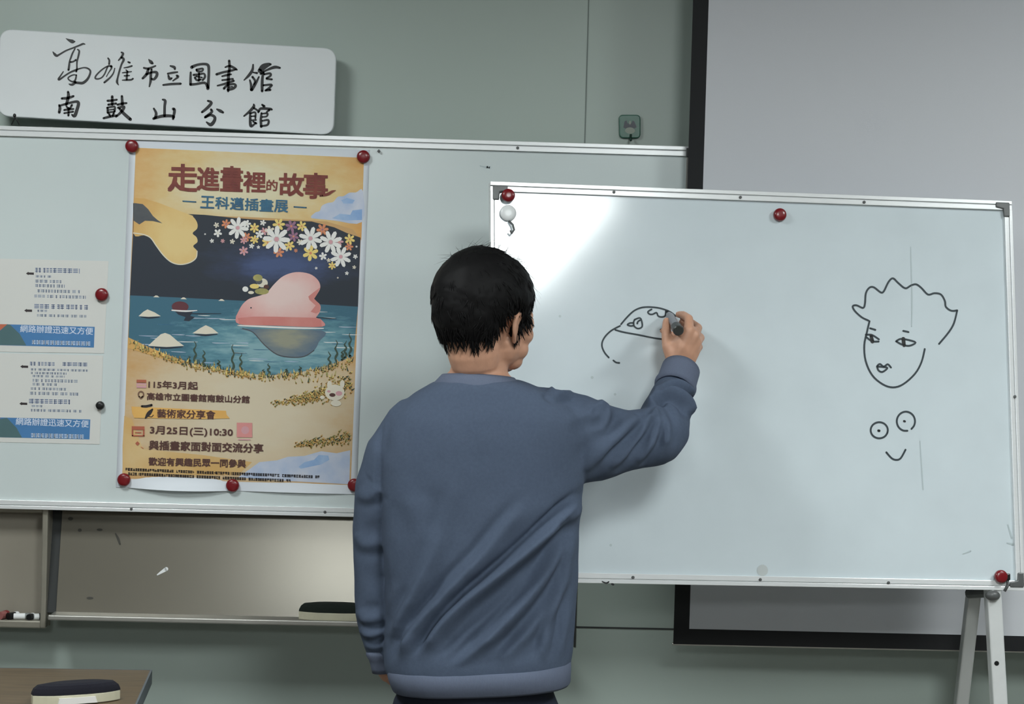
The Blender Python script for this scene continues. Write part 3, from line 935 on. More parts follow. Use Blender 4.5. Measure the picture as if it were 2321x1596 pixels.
a.ribbon(pB, zs([[(1660, 72, 6), (1760, 80, 8), (1830, 84, 3)], [(560, 38, 4), (700, 42, 8), (860, 40, 3)]], 3.712, 270, 700, pB), H + 7.6 * LAY, m_outline)
a.disc(pB, *pB.pix(270 + 1165 / 3.893, 310 + 1510 / 3.893), 1.8 * PXM(pB), H + 7 * LAY, m_outline, 10)
# passengers' bundle on the boat
for x, y, rx, ry, m in ((1225, 1245, 42, 30, m_olive), (1265, 1290, 48, 40, m_cream2), (1195, 1320, 42, 22, m_yel), (1235, 1275, 30, 28, m_grey), (1260, 1365, 62, 28, m_olive), (1115, 1345, 26, 24, m_white), (1165, 1375, 26, 14, m_cream2), (1300, 1325, 24, 20, m_brown)):
    a.disc(pB, *pB.pix(270 + x / 3.893, 310 + y / 3.893), rx / 3.893 * PXM(pB), H + (7 + rr.random()) * LAY, m, 14, ry / 3.893 * PXM(pB))
# dark red ball and its reflection
a.disc(pB, *pB.pix(270 + 540 / 3.893, 310 + 1500 / 3.893), 19 * PXM(pB), H + 6 * LAY, m_dred, 20, 12 * PXM(pB))
a.poly(pB, S4([(460, 10), (630, 10), (600, 60), (640, 70), (590, 105), (545, 100), (560, 70), (500, 50)])[::-1], H + 5.2 * LAY, m_outline)
a.ribbon(pB, zs([[(440, 12, 10), (560, 20, 14), (660, 14, 6)]], 3.712, 270, 700, pB), H + 6.5 * LAY, m_white)
for pts, sh in (([(245, 312), (300, 260), (352, 214), (388, 203), (430, 218), (490, 270), (548, 312), (400, 322)], 330), ([(618, 206), (680, 165), (730, 138), (780, 160), (838, 206), (730, 214)], 222),
                ([(165, 62), (205, 25), (240, 5), (300, 30), (352, 62), (250, 68)], 76)):
    a.poly(pB, S4(pts)[::-1], H + 6 * LAY, m_cream2)
    a.ribbon(pB, zs([[(pts[0][0] + 20, pts[0][1] + 8, 6), ((pts[0][0] + pts[-2][0]) / 2, sh, 14), (pts[-2][0] - 12, pts[0][1] + 8, 6)]], 3.712, 270, 700, pB), H + 5.8 * LAY, m_outline)
for x, y in ((330, 1408), (570, 1425), (905, 1440)):
    a.poly(pB, S3([(x - 28, y + 8), (x - 6, y - 8), (x + 10, y - 6), (x + 28, y + 10)])[::-1], H + 6 * LAY, m_cream2)
for k in range(46):      # light ripples
    x = rr.uniform(110, 1900); y = rr.uniform(20, 470)
    if y > 250 + 300 * math.sin(math.pi * (x - 80) / 1900) * .9: continue
    a.ribbon(pB, zs([[(x, y, 2), (x + rr.uniform(30, 90), y + 3, 6), (x + rr.uniform(100, 180), y + 4, 2)]], 3.712, 270, 700, pB), H + 4.4 * LAY, rr.choice((m_white, m_cloud, m_sub)))
for x, y0, y1 in ((640,275,470),(715,350,480),(958,300,545),(1025,375,535),(1260,460,572),(590,400,465),(840,430,505),(1770,360,505),(1828,265,470),(1525,485,550),(1905,270,410),(1945,205,400),(1880,350,430),(1215,510,570),(1410,505,560)):
    n_ = 9
    a.ribbon(pB, zs([[(x + 9 * math.sin(k * 1.7 + x), y0 + (y1 - y0) * k / n_, 5 + 44 * (k / n_) * (1 - .6 * k / n_) * (.75 + .25 * math.sin(k * 2.6 + x))) for k in range(n_ + 1)]], 3.712, 270, 700, pB), H + 6.5 * LAY, m_weed)
# grasses on the shore
def shore(x):
    return np.interp(x, [80, 250, 420, 700, 960, 1250, 1500, 1750, 1970], [290, 365, 430, 500, 550, 582, 565, 505, 440])
for k in range(420):
    x = rr.uniform(85, 1965); y = shore(x) + rr.gauss(0, 14) + (rr.random() < .25 and x > 1450) * rr.uniform(0, 90)
    L_ = rr.uniform(14, 46); dx = rr.uniform(-16, 16)
    a.ribbon(pB, zs([[(x, y, 12), (x + dx, y - L_, 3)]], 3.712, 270, 700, pB), H + (6.6 + rr.random()) * LAY, rr.choice((m_olive, m_olive, m_weed, m_yel, m_foot)), 1)
for k in range(430):
    u = rr.random()
    x = 1310 + 640 * u ** .7 + rr.gauss(0, 25); y = 800 - 165 * u + rr.gauss(0, 34) * (.4 + u)
    if x > 1958: continue
    L_ = rr.uniform(12, 36)
    a.ribbon(pB, zs([[(x, y, 14), (x + rr.uniform(4, 26), y - L_ * .6, 4)]], 3.712, 270, 700, pB), H + (6.6 + rr.random()) * LAY, rr.choice((m_olive, m_olive, m_weed, m_yel, m_foot)), 1)
for k in range(170):
    u = rr.random()
    x = 1500 + 440 * u + rr.gauss(0, 15); y = 1150 - 60 * u + rr.gauss(0, 26) * (.3 + u)
    if x > 1945: continue
    a.ribbon(pB, zs([[(x, y, 14), (x + rr.uniform(4, 26), y - rr.uniform(8, 22), 4)]], 3.712, 270, 700, pB), H + (6.6 + rr.random()) * LAY, rr.choice((m_olive, m_weed, m_olive, m_foot)), 1)
# plain pale animal peeping from the grass
for x, y, rx, ry, m, l in ((1770, 640, 20, 34, m_cream2, 8), (1878, 632, 20, 32, m_cream2, 8), (1815, 705, 82, 68, m_cream2, 8.4), (1825, 795, 44, 26, m_cream2, 8), (1710, 745, 20, 15, m_cream2, 8),
                           (1765, 695, 15, 10, m_pnk, 9), (1850, 712, 28, 20, m_pnk, 9), (1795, 725, 26, 16, m_brown, 9)):
    a.disc(pB, *pB.pix(270 + x / 3.712, 700 + y / 3.712), rx / 3.712 * PXM(pB), H + l * LAY, m, 16, ry / 3.712 * PXM(pB))
a.build('painted_seascape', po)

a = MB()   # title
TH = H + 10 * LAY
for ch, x0, x1, yb, h_ in (('走', 435, 685, 478, 232), ('進', 690, 880, 470, 196), ('畫', 898, 1085, 476, 212), ('裡', 1098, 1290, 486, 176),
                           ('的', 1300, 1394, 474, 94), ('故', 1414, 1625, 518, 192), ('事', 1628, 1835, 540, 216)):
    text_fit(a, pB, ch, (270 + x0 / 3.893, 310 + yb / 3.893), (270 + x1 / 3.893, 310 + (yb + 6) / 3.893), h_ / 3.893, TH, m_title, .030 if ch != '的' else .022)
a.ribbon(pB, zs([[(1775, 523, 14), (1840, 508, 26), (1880, 485, 22), (1912, 474, 4)]], 3.893, 270, 310, pB), TH, m_title)
a.build('title_lettering', po)
a = MB()
for k, ch in enumerate('王科邁插畫展'):
    x0 = 720 + k * 130
    text_fit(a, pB, ch, (270 + x0 / 3.893, 310 + (628 + k * 7) / 3.893), (270 + (x0 + 118) / 3.893, 310 + (633 + k * 7) / 3.893), 104 / 3.893, TH, m_sub, .026)
a.ribbon(pB, zs([[(565, 569, 11), (678, 576, 11)], [(1545, 619, 11), (1652, 626, 11)]], 3.893, 270, 310, pB, 1, None), TH, m_sub)
a.build('subtitle_lettering', po)
def line(body, x0, y0, x1, y1, h_, m=m_brown, bold=.030, sc=6.447, ox=280, oy=850):
    a = MB()
    text_fit(a, pB, body, (ox + x0 / sc, oy + y0 / sc), (ox + x1 / sc, oy + y1 / sc), h_ / sc, TH, m, bold)
    a.build('event_lettering', po)
line('115年3月起', 368, 192, 1085, 215, 112)
line('高雄市立圖書館南鼓山分館', 345, 362, 1840, 412, 104)
line('藝術家分享會', 495, 622, 1340, 648, 122)
line('3月25日(三)10:30', 390, 170, 1595, 208, 134, m_brown, .026, 6.447, 280, 960)
line('與插畫家面對面交流分享', 375, 380, 2040, 430, 132, m_brown, .030, 6.447, 280, 960)
line('歡迎有興趣民眾一同參與', 370, 612, 1785, 645, 116, m_brown, .030, 6.447, 280, 960)
a = MB()   # rows of very small print along the bottom edge
r_ = random.Random(9)
for x0, y0, x1, sl in ((285, 1060.5, 724, .040), (291, 1070.5, 655, .044)):
    x = x0
    while x < x1:
        w_ = r_.uniform(3.6, 5.2); y = y0 + (x - x0) * sl
        for f0, f1 in ((0, .28), (.40, .62), (.74, 1)):
            if r_.random() < .85:
                a.poly(pB, PX([(x, y + 6 * f1), (x + w_, y + 6 * f1 + .1), (x + w_, y + 6 * f0 + .1), (x, y + 6 * f0)]), TH, m_fine)
        xm = x + r_.uniform(.5, 3); a.poly(pB, PX([(xm, y + 6), (xm + 1.3, y + 6), (xm + 1.3, y), (xm, y)]), TH, m_fine)
        x += w_ + (1.0 if r_.random() < .93 else 6)
a.build('fine_print', po)
a = MB()   # small pictograms and the orange brush band
a.poly(pB, S4([(105, 822), (400, 835), (900, 858), (905, 890), (932, 922), (700, 928), (130, 918), (112, 880)])[::-1], TH - LAY, m_ban)
def rr_box(x0, y0, x1, y1, m, l=0):
    a.poly(pB, PX([(x0, y1), (x1, y1 + .5), (x1, y0 + .5), (x0, y0)]), TH + l * LAY, m)
rr_box(310, 860.5, 332, 867, m_icon); rr_box(310, 868.5, 332, 879, m_pnk); rr_box(312, 872, 330, 874, m_sand, 1)
rr_box(299, 966, 328, 974, m_icon); rr_box(299, 974, 302.5, 988, m_icon); rr_box(324.5, 974, 328, 988, m_icon); rr_box(299, 986, 328, 989, m_icon); rr_box(307, 979, 321, 981.5, m_icon)
ring = [(320 + 6 * math.cos(t), 894 + 6.5 * math.sin(t), 3.0) for t in np.linspace(2.2, 2.2 + 5.6, 14)]
a.ribbon(pB, zs([ring, [(316, 899, 3), (320, 903, 3), (324, 899, 3)]], 1, 0, 0, pB), TH, mat('print_icon_brown', (120, 88, 70), rough=.55))
a.ribbon(pB, zs([[(322, 921, 5), (333, 921, 6), (344, 918, 5)], [(346, 928, 4), (340, 935, 9), (335, 941, 8), (330, 948, 3)], [(338, 944, 2), (344, 945, 2), (348, 941, 2)]], 1, 0, 0, pB), TH + LAY, m_fine)
a.poly(pB, PX([(307, 1005), (312, 1010.5), (317, 1005), (312, 1000)]), TH, m_icon)
a.ribbon(pB, zs([[(320, 1013, 1.5), (325, 1016, 2)]], 1, 0, 0, pB), TH, m_org)
rr_box(537, 958, 572, 991, m_pink); a.disc(pB, *pB.pix(556, 975), 9 * PXM(pB), TH + LAY, m_pnk, 14); rr_box(540, 995, 568, 997.5, m_pnk)
a.build('pictograms', po)

# ------------------------------------------------------------------ projection screen
YS = 4.50
pSc = Plane((0, YS, 1.4), (1, 0, 0), (0, 0, 1))
se = thing('projection_screen', 'pull-down projection screen with a black border behind the easel whiteboard', 'screen', at(1900, 1460, YS))
xl0 = pSc.pix(1571, 0)[0]; xl0b = pSc.pix(1526, 1458)[0]
xe = 1.75
zb0 = pSc.pix(1526, 1460)[1]
ztp = 2.62 - 1.4
wbord = 0.0375
def lx(z):   # the left edge hangs a touch out of true
    z_a, z_b = pSc.pix(1571, 0)[1], zb0
    return xl0b + (xl0 - xl0b) * (z - z_b) / (z_a - z_b)
b = MB(); b.slab(pSc, [(lx(zb0 + wbord) + wbord, zb0 + wbord), (xe - wbord, zb0 + wbord), (xe - wbord, ztp - wbord), (lx(ztp - wbord) + wbord, ztp - wbord)], -.001, .0005); b.build('fabric', se, m_screen)
b = MB()
b.slab(pSc, [(lx(zb0), zb0), (lx(zb0) + wbord, zb0), (lx(ztp) + wbord, ztp), (lx(ztp), ztp)], -.001, .0008)
b.slab(pSc, [(xe - wbord, zb0), (xe, zb0), (xe, ztp), (xe - wbord, ztp)], -.001, .0008)
b.slab(pSc, [(lx(zb0) + wbord, zb0), (xe - wbord, zb0), (xe - wbord, zb0 + wbord), (lx(zb0) + wbord, zb0 + wbord)], -.001, .0008)
b.slab(pSc, [(lx(ztp) + wbord, ztp - wbord), (xe - wbord, ztp - wbord), (xe - wbord, ztp), (lx(ztp) + wbord, ztp)], -.001, .0008)
b.build('border', se, m_border)
b = MB(); x_ = lx(zb0); b.tube([pSc.to3(x_ - .002, zb0, -.004), pSc.to3(xe + .002, zb0, -.004)], .004, n=10); b.build('weight_bar', se, m_alu_dull)
b = MB(); b.box((lx(ztp) - .06, YS - .06, 1.4 + ztp - .002), (xe + .06, YS + .06, 1.4 + ztp + .10)); b.build('casing', se, m_whitepl, bevel=.01)
for xx in (lx(ztp) + .1, xe - .1):
    b = MB(); b.box((xx - .02, YS + .02, 1.4 + ztp + .02), (xx + .02, WALL - .0005, 1.4 + ztp + .06)); b.build('bracket', se, m_alu_dull)

# ------------------------------------------------------------------ whiteboard on the easel
yw, le = .1077, math.radians(8)
nb = np.array([-math.sin(yw), math.cos(yw), 0])
pE = Plane((.7002, 4.2442, 1.3147 + .07), (math.cos(yw), math.sin(yw), 0), nb * math.sin(le) + np.array([0, 0, 1]) * math.cos(le))
ez = thing('easel_whiteboard', 'whiteboard on an aluminium easel with marker-drawn faces on it', 'whiteboard', (.70, 4.30, 0))
TL, TR, BR, BL = [np.array(pE.pix(*p)) for p in ((1110.5, 412.5), (2291, 457), (2319.5, 1339), (1115, 1318))]
b = MB(); i_ = .004
b.slab(pE, [BL + [i_, i_], BR + [-i_, i_], TR + [-i_, -i_], TL + [i_, -i_]], -.016, 0); b.build('writing_surface', ez, m_board2)
fr = .022
rail(pE, TL, TR, fr, -1, 'frame_rail', ez)
rail(pE, BL, BR, fr, 1, 'frame_rail', ez)
rail(pE, TL + (BL - TL) * .024, BL + (TL - BL) * .024, fr * .85, 1, 'frame_rail', ez)
rail(pE, TR + (BR - TR) * .024, BR + (TR - BR) * .024, fr * .85, -1, 'frame_rail', ez)
def corner(px, py, sx, sy):
    o = np.array(pE.pix(px, py)); w = .034; t_ = .016
    pts = [(0, 0), (w, 0), (w, t_ * .75), (t_, t_), (t_ * .9, w), (0, w)]
    q = [(o[0] + sx * x, o[1] + sy * y) for x, y in pts]
    if sx * sy < 0: q = q[::-1]
    b_ = MB(); b_.prism(pE, q, .004, .0105); return b_.build('corner_bracket', ez, m_bracket, bevel=.0025)
corner(2285, 461, -1, -1); corner(2318, 1332, -1, 1); corner(1116, 421, 1, -1); corner(1120, 1311, 1, 1)
s = MB()
for px, py in ((1390, 437), (1676, 449), (1956, 460), (1433, 1309), (1721, 1314), (2011, 1321), (2297, 900)):
    s = MB(); c_ = pE.pix(px, py); s.lathe(pE, c_[0], c_[1], [(.0035, .003), (.0035, .0095), (.002, .0105)], n=12)
    s.build('screw', ez, m_bracket)
s = MB()
s.ribbon(pE, zs([[(1363, 1318, 2), (1372, 1322, 4), (1378, 1319, 3)], [(1385, 1324, 4), (1388, 1325, 5)]], 1, 0, 0, pE), .0092)
s.build('ink_spot', ez, m_ink)
# drawings
D = .0007
d = MB()
Z2 = (6.6485, 1330, 660, pE)
d.ribbon(pE, zs([
    [(330,1000),(270,930),(230,840),(235,760),(280,680),(350,610),(420,565),(500,525)],
    [(515,500),(600,400),(700,305),(800,255),(900,240),(1020,245),(1130,265),(1250,310),(1345,380)],
    [(430,585),(560,620),(780,660),(1000,705),(1150,725),(1260,740)],
    [(975,275),(922,310),(940,345),(990,350),(1050,325),(1075,375),(1130,390),(1180,370),(1190,300)],
    [(1190,300),(1215,335),(1250,330),(1225,300)],
    [(720,430),(800,405),(830,470),(830,540),(770,565),(715,530),(705,470),(720,430)],
    [(800,440),(770,460),(760,490)],
    [(700,480),(650,482),(612,508),(660,525),(705,520)], [(400,1045),(440,1075),(490,1082)]], *Z2, 1, 25), D, m_marker)
d.ribbon(pE, zs([[(1110,580,20),(1150,575,28),(1160,600,26),(1115,605,20)], [(1205,318,40),(1225,322,40)]], *Z2), D, m_marker)
d.build('cap_drawing', ez)
d = MB()
Z5 = (3.396, 1900, 600, pE)
d.ribbon(pE, zs([
    [(230,430),(180,405),(130,360),(110,322),(140,313),(190,333),(205,300),(212,220),(240,177),(275,175),(325,213),(350,205),(385,135),(420,105),(460,140),(515,182),(560,160),(600,152),(640,180),(690,230),(740,220),(790,230),(820,280),(828,325),(870,355),(915,352)],
    [(915,352),(890,450),(850,520),(775,610)],
    [(240,435),(220,520),(200,620),(210,740),(260,850),(340,920),(420,945),(500,920),(590,840),(640,750),(665,650)],
    [(212,540),(260,542),(312,575)], [(215,558),(260,590),(310,592)],
    [(445,590),(480,572),(540,580),(595,600),(545,625),(490,615),(445,590)],
    [(245,490),(285,502)], [(500,510),(540,519)],
    [(300,780),(320,765),(350,785),(380,767),(405,792)], [(300,785),(335,787),(378,795),(340,826),(310,815),(298,785)],
    [(315 + 66 * math.cos(t), 1275 + 62 * math.sin(t)) for t in np.linspace(.3, 6.7, 15)],
    [(520 + 70 * math.cos(t), 1206 + 74 * math.sin(t)) for t in np.linspace(1.4, 7.2, 15)],
    [(370,1445),(410,1490),(445,1503),(480,1490),(517,1425)]], *Z5, 1, 15), D, m_marker)
d.ribbon(pE, zs([[(252,545,26),(262,592,30)], [(500,572,32),(506,622,26)]], *Z5), D + .0002, m_ink)
d.ribbon(pE, zs([[(309,1278,20),(315,1279,20)], [(506,1205,18),(513,1207,16)]], *Z5), D, m_marker)
d.build('face_drawing', ez)
d = MB()
for px, py, rx in ((1342, 856, 3.5), (1394, 894, 3), (1269, 717, 3), (1384, 1236, 3), (2279, 500, 3)):
    d = MB(); c_ = pE.pix(px, py); d.disc(pE, *c_, rx * PXM(pE), D, m_smudge, 10); d.build('ink_spot', ez)
for st in zs([[(2284,1190,3),(2290,1208,4),(2293,1220,4)], [(2282,1231,2),(2296,1234,6)], [(2182,1256,2),(2200,1249,3)], [(2064,560,2),(2067,680,3),(2066,740,2)], [(2085,1000,2),(2092,1110,3)]], 1, 0, 0, pE):
    d = MB(); d.ribbon(pE, [st], D, m_smudge); d.build('smudge', ez)
d = MB(); c_ = pE.pix(1728, 1293); d.disc(pE, *c_, .013, D, mat('grey_smear', (186, 192, 192), rough=.4), 14)
d.build('smudge', ez)
# easel legs
m_leg = mat('silver_tube', (234, 236, 236), rough=.28, metal=.3, var=.03, vscale=20)
m_leg2 = mat('grey_tube', (184, 186, 184), rough=.45, metal=.3, var=.03, vscale=20)
def leg(pa, pb, w, name, m):
    pa, pb = np.array(pa), np.array(pb)
    dd = (pb - pa) / np.linalg.norm(pb - pa)
    sx_ = np.array([1., 0, 0]); sx_ = sx_ - dd * (sx_ @ dd); sx_ /= np.linalg.norm(sx_)
    sy_ = np.cross(dd, sx_)
    h_ = w / 2
    mb_ = MB()
    c = lambda p, i, j: p + sx_ * i * h_ + sy_ * j * h_
    mb_.hexa([c(pb, -1, -1), c(pb, 1, -1), c(pa, 1, -1), c(pa, -1, -1), c(pb, -1, 1), c(pb, 1, 1), c(pa, 1, 1), c(pa, -1, 1)])
    o_ = mb_.build(name, ez, m, bevel=.004)
    k_ = MB(); k_.box((pb[0] - h_ * 1.2, pb[1] - h_ * 1.2, .0005), (pb[0] + h_ * 1.2, pb[1] + h_ * 1.2, .03)); k_.build('rubber_foot', o_, m_blackpl, bevel=.003)
    return o_
def ext(p, q, z):
    p, q = np.array(p), np.array(q); return p + (q - p) * ((z - p[2]) / (q[2] - p[2]))
LW = .0335
y_b = pE.to3(*pE.pix(2250, 1330))[1]
fa = at(2250, 1352, y_b + .012); fb = at(2264, 1596, y_b + .000)
fl = leg(ext(fa, fb, fa[2] + .03), ext(fa, fb, .02), LW, 'front_leg', m_leg)
ra = at(2208, 1335, y_b + .10); rb = at(2178, 1596, y_b + .17)
leg(ext(ra, rb, ra[2] + .03), ext(ra, rb, .02), LW * .9, 'rear_leg', m_leg2)
hole = at(2259, 1501, y_b + .004)
h_ = MB(); 
ph_ = Plane(ext(fa, fb, hole[2]) + np.array([0, -LW / 2, 0]), (1, 0, 0), (0, 0, 1))
h_.lathe(ph_, ph_.pix(2259, 1501)[0], 0, [(.0055, -.002), (.0055, .0008)], n=16); h_.build('bolt_hole', fl, m_blackpl)
b = MB(); b.tube([at(2196, 1345, y_b + .09), at(2250, 1342, y_b + .02)], .012, n=10)
b.build('hinge', ez, m_bracket)
b = MB(); k0 = at(2250, 1350, y_b - .012); b.ellipsoid(k0, (.017, .012, .012)); b.build('clamp_knob', ez, m_bracket, smooth=True)
# the pair of legs on the man's side of the board
dx = pE.to3(*pE.pix(1208, 1325)) - pE.to3(*pE.pix(2250, 1325))
leg(ext(fa, fb, fa[2] + .03) + dx, np.array([ext(fa, fb, .02)[0] + dx[0], ext(fa, fb, .02)[1] + dx[1], .02]), LW, 'front_leg', m_leg)
leg(ext(ra, rb, ra[2] + .03) + dx, np.array([ext(ra, rb, .02)[0] + dx[0], ext(ra, rb, .02)[1] + dx[1], .02]), LW * .9, 'rear_leg', m_leg2)
# black catch at the board's corner
b = MB(); b.slab(pE, [pE.pix(2270, 1316), pE.pix(2284, 1316), pE.pix(2284, 1300), pE.pix(2270, 1300)], .008, .018); b.build('catch', ez, m_blackpl, bevel=.003)
b = MB(); b.tube([pE.to3(*pE.pix(2279, 1316), .012), pE.to3(*pE.pix(2280, 1326), .013), pE.to3(*pE.pix(2272, 1340), .012)], .0035, n=8); b.build('catch_lever', ez, m_bracket, smooth=True)

RE = .0150
magnet('round_magnet', pE, 1150, 446, RE, .009, m_red, 'red magnet in the upper left corner of the easel whiteboard, above the white one', GR)
magnet('round_magnet', pE, 1766, 488, RE, .0005, m_red, 'red magnet on the bare top middle of the easel whiteboard', GR)
magnet('round_magnet', pE, 2263, 1307, RE, .009, m_red, 'red magnet at the lower right of the easel whiteboard beside a black catch', GR)
mh = magnet('magnetic_hook', pE, 1151, 484, .0185, .0005, m_whitepl, 'round white magnetic hook under a red magnet on the easel whiteboard', 'magnetic hooks', 'hook', .010)
b = MB(); b.tube([pE.to3(*pE.pix(1153, 503), .008), pE.to3(*pE.pix(1160, 512), .014), pE.to3(*pE.pix(1163, 524), .016), pE.to3(*pE.pix(1157, 532), .018), pE.to3(*pE.pix(1154, 526), .02)], .0026, n=8)
b.build('wire', mh, m_bracket, smooth=True)

# ------------------------------------------------------------------ table and erasers
ZT = float(at(345, 1519, 4.1)[2])
br = atz(345, 1519, ZT); frc = atz(311, 1596, ZT)
dirf = (frc - br) / np.linalg.norm(frc - br)
bl_dir = atz(0, 1514, ZT) - br; bl_dir /= np.linalg.norm(bl_dir)
tb = thing('table', 'wood-topped table with a grey edge band, an eraser lying on it', 'table', br + bl_dir * .7 + dirf * .35 - [0, 0, ZT])
C = [br + bl_dir * 1.4 + dirf * .75, br + dirf * .75, br, br + bl_dir * 1.4]
z_ = np.array([0, 0, 1.0])
ins = .003
ctr = sum(C) / 4
Ci = [c + (ctr - c) / np.linalg.norm(ctr - c) * ins * 1.5 for c in C]
b = MB(); b.hexa([c for c in Ci] + [c - z_ * .026 for c in Ci]); b.build('tabletop', tb, m_wood)
b = MB()
for i in range(4):
    p, q = C[i], C[(i + 1) % 4]; pi, qi = Ci[i], Ci[(i + 1) % 4]
    b.hexa([p - z_ * .03, q - z_ * .03, q + z_ * .0005, p + z_ * .0005, pi - z_ * .03, qi - z_ * .03, qi + z_ * .0005, pi + z_ * .0005])
b.build('edge_band', tb, m_edge)
for u_, v_ in ((.06, .06), (1.34, .06), (.06, .69), (1.34, .69)):
    c = br + bl_dir * u_ + dirf * v_
    b = MB(); b.box((c[0] - .02, c[1] - .02, .0005), (c[0] + .02, c[1] + .02, ZT - .025)); b.build('leg', tb, m_leg2, bevel=.003)

def eraser(loc, ang, felt, label, lab):
    t = thing('whiteboard_eraser', label, 'eraser', loc, 'whiteboard erasers')
    Lh, Wd = .0875, .054
    ca, sa = math.cos(ang), math.sin(ang)
    def W(x, y, z): return np.array(loc) + np.array([ca * x - sa * y, sa * x + ca * y, z])
    def outline(s, e):
        pts = []
        for x in np.linspace(-1, 1, 15):
            pts.append((x * Lh * s, -Wd / 2 * s * (1 - e * abs(x) ** 3)))
        for x in np.linspace(1, -1, 15):
            pts.append((x * Lh * s, Wd / 2 * s * (1 - e * abs(x) ** 3)))
        return pts
    b_ = MB()
    o0 = outline(1, .72); n = len(o0)
    for s_, z0_, z1_ in ((1, 0, .020),):
        v_ = [W(x, y, .0006) for x, y in o0] + [W(x, y, .020) for x, y in o0]
        b_.add(v_, [tuple(range(n - 1, -1, -1)), tuple(range(n, 2 * n))] + [(i, (i + 1) % n, (i + 1) % n + n, i + n) for i in range(n)])
    b_.build('body', t, m_cream, bevel=.002)
    b_ = MB(); v_ = []
    prof = [(1.0, .0202), (.99, .025), (.95, .032), (.86, .038), (.6, .041)]
    for s_, z in prof:
        v_ += [W(x, y, z) for x, y in outline(s_, .72)]
    f_ = [(k * n + i, k * n + (i + 1) % n, (k + 1) * n + (i + 1) % n, (k + 1) * n + i) for k in range(len(prof) - 1) for i in range(n)]
    f_ += [tuple(range(n - 1, -1, -1)), tuple((len(prof) - 1) * n + i for i in range(n))]
    b_.add(v_, f_); b_.build('felt', t, felt)
    if lab:
        b_ = MB(); b_.hexa([W(-.042, -Wd / 2 - .0012, .002), W(.036, -Wd / 2 - .0012, .002), W(.032, -Wd / 2 - .0012, .0145), W(-.040, -Wd / 2 - .0012, .0145),
                            W(-.042, -Wd / 2 + .003, .002), W(.036, -Wd / 2 + .003, .002), W(.032, -Wd / 2 + .003, .0145), W(-.040, -Wd / 2 + .003, .0145)])
        b_.build('paper_label', t, m_white)
    return t
e0 = atz(172, 1592, ZT)
eraser((e0[0], e0[1], ZT + .0006), .44, m_felt2, 'whiteboard eraser with a white label lying on the wooden table', True)
e1 = at(675, 1400, 4.545)
eraser((e1[0] + .090, 4.545, TRAY_Z), 0.0, m_felt, "dark green topped eraser in the board tray, partly behind the man's sleeve", False)

# ------------------------------------------------------------------ the man drawing on the easel board
YP = 3.86
def P(px, py, d=0.0):
    return at(px, py, YP + d)

def fuse(mb, voxel, iters, fac=.5):
    """one continuous surface grown over overlapping volumes -> vertices, faces"""
    me = mb.mesh('grown')
    o = bpy.data.objects.new('grown', me)
    COL.objects.link(o)
    r = o.modifiers.new('r', 'REMESH'); r.mode = 'VOXEL'; r.voxel_size = voxel
    if iters:
        s_ = o.modifiers.new('s', 'SMOOTH'); s_.factor = fac; s_.iterations = iters
    e = bpy.data.meshes.new_from_object(o.evaluated_get(bpy.context.evaluated_depsgraph_get()))
    V = np.zeros(len(e.vertices) * 3); e.vertices.foreach_get('co', V); V = V.reshape(-1, 3)
    Fc = [tuple(p.vertices) for p in e.polygons]
    bpy.data.objects.remove(o); bpy.data.meshes.remove(me); bpy.data.meshes.remove(e)
    return V, Fc

def normals(V, Fc):
    Q = np.array([f if len(f) == 4 else (f[0], f[1], f[2], f[2]) for f in Fc])
    n = np.cross(V[Q[:, 2]] - V[Q[:, 0]], V[Q[:, 3]] - V[Q[:, 1]])
    N = np.zeros_like(V)
    for k in range(4):
        np.add.at(N, Q[:, k], n)
    return N / (np.linalg.norm(N, axis=1, keepdims=True) + 1e-12)

def seg_dist(p, line_):
    """distance to a pixel polyline, signed (positive above/left), and position along it 0..1"""
    line_ = catmull(np.array(line_, float), 4)
    best = np.full(len(p), 1e9); sg_ = np.zeros(len(p)); tt = np.zeros(len(p))
    n = len(line_) - 1
    for i in range(n):
        a_, b_ = line_[i], line_[i + 1]
        d = b_ - a_; L2 = d @ d + 1e-9
        t = np.clip(((p - a_) @ d) / L2, 0, 1)
        q = p - (a_ + t[:, None] * d)
        dist = np.sqrt((q ** 2).sum(1))
        cr = d[0] * q[:, 1] - d[1] * q[:, 0]
        m = dist < best
        best[m] = dist[m]; sg_[m] = np.sign(cr[m]); tt[m] = ((i + t) / n)[m]
    return best, sg_, tt

man = thing('person', 'man in a blue-grey sweatshirt, seen from behind, drawing on the easel whiteboard', 'person', [P(1080, 1590)[0], YP, 0])
m_skin = mat('skin', (196, 148, 122), rough=.5, var=.06, vscale=60, bump=.08, bscale=400)
m_hair = mat('black_hair', (13, 12, 13), rough=.62, spec=.16)
m_sweat = mat('blue_grey_fleece', (76, 87, 106), rough=.92, var=.06, vscale=160, bump=.25, bscale=900, spec=.2)
m_rib = mat('blue_grey_rib', (96, 104, 123), rough=.92, var=.05, vscale=160, bump=.3, bscale=700, spec=.2, stretch=(3, 3, .4))
m_trous = mat('navy_trousers', (22, 30, 48), rough=.85, var=.08, vscale=120, bump=.2, bscale=700)

# head frame
HC = P(1103, 742)
HY = math.radians(38)
hf = np.array([math.sin(HY), math.cos(HY), 0]); hr = np.array([math.cos(HY), -math.sin(HY), 0]); hu = np.array([0, 0, 1.0])
tilt = math.radians(-3)      # chin slightly down
hf, hu = hf * math.cos(tilt) + hu * math.sin(tilt), hu * math.cos(tilt) - hf * math.sin(tilt)
HA = np.array([hr, hf, hu])
def Hd(x, y, z):
    return HC + hr * x + hf * y + hu * z
def toH(V):
    return (V - HC) @ HA.T

